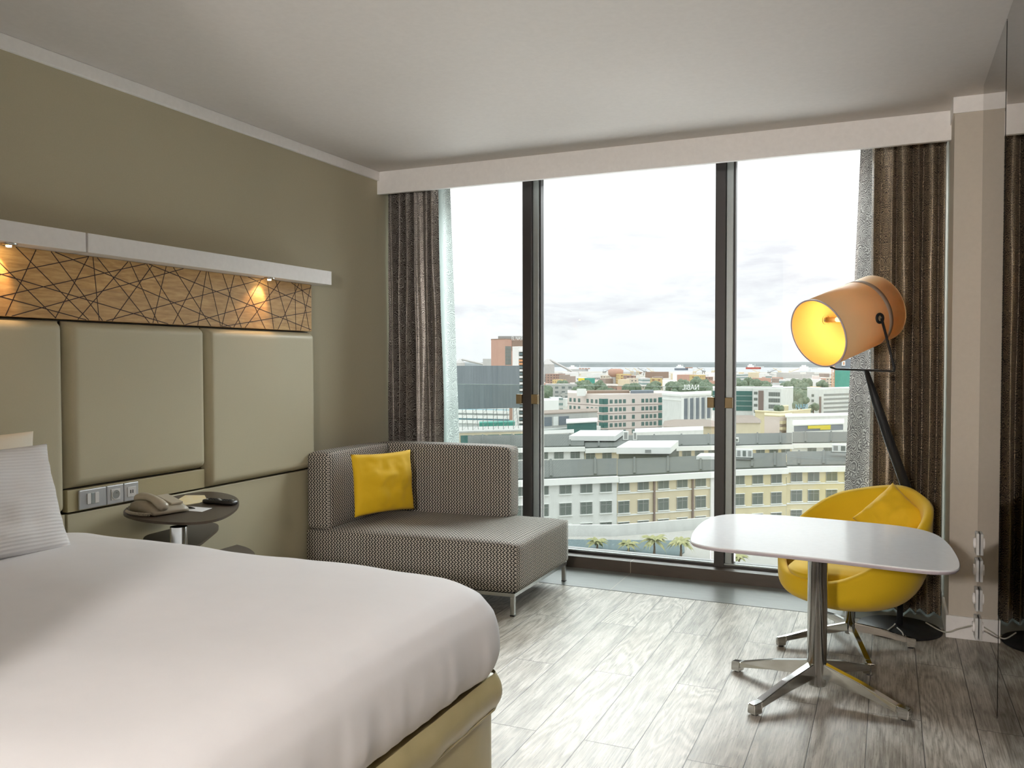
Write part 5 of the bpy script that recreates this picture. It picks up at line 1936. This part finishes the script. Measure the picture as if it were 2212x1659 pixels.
def ship(label, x, y, D, L, hm, seed):
    p = at(x, D)
    t = thing('cargo_ship', label, 'ship', (p.x, p.y, GZ), YAW)
    hh = 6
    q = [(-L / 2, -7), (L / 2 - 12, -9), (L / 2, 0), (L / 2 - 12, 9), (-L / 2, 7)]
    mk('hull', prism(NB(), q, -.5, hh), hm, t)
    bm = NB()
    box(bm, -L / 2 + 6, -L / 2 + 26, -7, 7, hh, hh + 7)
    box(bm, -L / 2 + 10, -L / 2 + 20, -4, 4, hh + 7, hh + 11)
    mk('superstructure', bm, 'boxwhite', t)
    bm = NB()
    for k in range(4):
        box(bm, -L / 2 + 34 + k * L * .14, -L / 2 + 34 + k * L * .14 + L * .1, -6, 6, hh, hh + 3)
    mk('deck_cargo', bm, 'pbrick' if seed else 'pwhite', t)
    tube_ = tube(NB(), [(L * .1, 0, hh), (L * .1, 0, hh + 12)], .5, 5)
    mk('mast', tube_, 'boxwhite', t)


ship('white and red cargo ship on the bay, right bay of the window', 1628, 797, 3000, 52, 'red', 0)
ship('pale ship moored at the quay near the water tower', 1248, 797, 2450, 60, 'pgrey', 1)
ship('small dark freighter in front of the far shore', 1472, 797, 2700, 42, 'slate', 1)
ship('white vessel at the quay seen under the lamp shade', 1738, 803, 2400, 34, 'boxwhite', 0)
# far shore
bm = NB()
rr = random.Random(5)
pr = None
for k in range(161):
    x = -9000 + k * 112.5
    h_ = 11 + 5 * noise.noise(Vector((k * .13, 0, 0))) + 2.5 * noise.noise(Vector((k * .9, 3, 0)))
    cur = [bm.verts.new((x, 3900, GZ - 1)), bm.verts.new((x, 3930, GZ + h_ + 3)), bm.verts.new((x, 5200, GZ + h_ + 8)), bm.verts.new((x, 7000, GZ - 1))]
    if pr:
        for j in range(3):
            bm.faces.new((pr[j], cur[j], cur[j + 1], pr[j + 1]))
    pr = cur
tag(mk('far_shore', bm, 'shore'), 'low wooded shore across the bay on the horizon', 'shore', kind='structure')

# harbour sheds and the packed lower town
rr = random.Random(11)
mats_far = ['fA', 'fB', 'fC', 'fD', 'fF', 'pwhite', 'pgrey', 'ptan', 'pbeige', 'ppink', 'boxwhite', 'fB', 'fC', 'pbrick', 'fA']


def low(name, label, cat, x, yt, D, w_px, back, m, group, roof=None):
    w_ = w_px / F * D
    p = at(x, D)
    z1 = zof(x, yt, D)
    t = mk(name, box(NB(), -w_ / 2, w_ / 2, -back / 2, back / 2, 0, max(3, z1 - GZ)), m, None, False, (p.x, p.y, GZ))
    t.rotation_euler = (0, 0, YAW * .6 + rr.choice((-.5, -.15, .2, .6)))
    return tag(t, label, cat, group)


def spot(xr, dr, r):
    # a free plot of land, clear of what already stands there
    for _ in range(60):
        x, D = rr.uniform(*xr), rr.uniform(*dr)
        p = at(x, D)
        if all((p - c).length > r + q for c, q in FOOT):
            break
    FOOT.append((p, r))
    return x, D


for i in range(60):      # dock sheds along the quay
    w_, b_ = rr.uniform(12, 36), rr.uniform(20, 50)
    x, D = spot((985, 2200), (1300, 1950), (w_ / F * 1600 + b_) * .36)
    low('dock_shed', 'low grey or tan dock shed beside the quay', 'shed', x, rr.uniform(803, 810), D, w_, b_, rr.choice(['ptan', 'pgrey', 'pgrey', 'pwhite', 'pbrown', 'pbeige']), 'dock sheds')
for i in range(116):
    w_, b_ = rr.uniform(12, 30), rr.uniform(14, 30)
    x, D = spot((985, 2200), (800, 1290), (w_ / F * 1050 + b_) * .38)
    low('distant_building', 'small distant building in the packed lower town', 'building', x, 778.6 + (1.42 - (GZ + rr.uniform(6, 14))) / D * F, D, w_, b_, rr.choice(mats_far), 'distant lower town buildings')
for i in range(74):
    w_, b_ = rr.uniform(16, 38), rr.uniform(10, 20)
    x, D = spot((985, 2200), (440, 790), (w_ / F * 620 + b_) * .4)
    low('town_building', 'mid-distance flat-roofed town building among trees', 'building', x, 778.6 + (1.42 - (GZ + rr.uniform(4, 10))) / D * F, D, w_, b_, rr.choice(mats_far), 'mid-distance town buildings')
low('town_building', 'building with bright green and yellow facade in the lower town', 'building', 1268, 817, 900, 22, 14, 'teal', None)
low('town_building', 'narrow bright yellow wall beside the green facade', 'building', 1256, 817, 890, 4, 10, 'yel', None)
low('town_building', 'maroon and ochre striped block right of the trees', 'building', 1406, 817, 880, 44, 14, 'fD', None)
low('town_building', 'low building with black and white zigzag screen wall', 'building', 1212, 829, 640, 66, 10, 'fC', None)

# trees
def tree_mesh(seed):
    bm = NB()
    rr_ = random.Random(seed)
    for k in range(9):
        c = Vector((rr_.uniform(-4, 4), rr_.uniform(-3, 3), rr_.uniform(5, 9)))
        r_ = bmesh.ops.create_icosphere(bm, subdivisions=2, radius=rr_.uniform(2.2, 3.6))
        for v in r_['verts']:
            n_ = noise.noise(v.co * .9 + Vector((k, seed, 0)))
            v.co = v.co * (1 + .35 * n_) + c
    return bm


protos = []
TS = [(rr.uniform(985, 1200), rr.uniform(480, 900)) for _ in range(16)]
TS += [(rr.uniform(1200, 1450), rr.uniform(440, 760)) for _ in range(30)]
TS += [(rr.uniform(1450, 1550), rr.uniform(560, 800)) for _ in range(26)]
TS += [(rr.uniform(1580, 1740), rr.uniform(560, 800)) for _ in range(30)]
for i, (x, D) in enumerate(TS):
    x, D = spot((x - 45, x + 45), (D - 110, D + 110), 7.5)
    p = at(x, D)
    if len(protos) < 4:
        t = thing('tree', 'round green tree in the town between distant buildings', 'tree', (p.x, p.y, GZ), 0, 'trees in the lower town')
        mk('crown', tree_mesh(i), 'tree', t, True)
        mk('trunk', tube(NB(), [(0, 0, 0), (0, 0, 6)], [.5, .35], 6), 'trunk', t)
        protos.append(t)
    else:
        t = copy_tree(protos[i % 4])
        t.location = (p.x, p.y, GZ)
    t.rotation_euler = (0, 0, rr.uniform(0, 6))
    t.scale = (1, 1, rr.uniform(.9, 1.35))
for x, y, D, lab in ((1724, 872, 330, 'dark palm crown left of the blue letters'), (1738, 866, 330, 'taller dark palm crown above the blue letters'), (1758, 880, 335, 'round dark tree right of the blue letters'), (1682, 884, 320, 'small tree behind the ochre cube building')):
    p = at(x, D)
    t = thing('tree', lab, 'tree', (p.x, p.y, GZ))
    h_ = zof(x, y, D) - GZ
    mk('trunk', tube(NB(), [(0, 0, 0), (0, 0, h_)], [.3, .2], 6), 'trunk', t)
    bm = tree_mesh(int(x))
    for v in bm.verts:
        v.co = Vector((v.co.x * .32, v.co.y * .32, h_ + (v.co.z - 7) * .38))
    mk('crown', bm, 'tree', t, True)
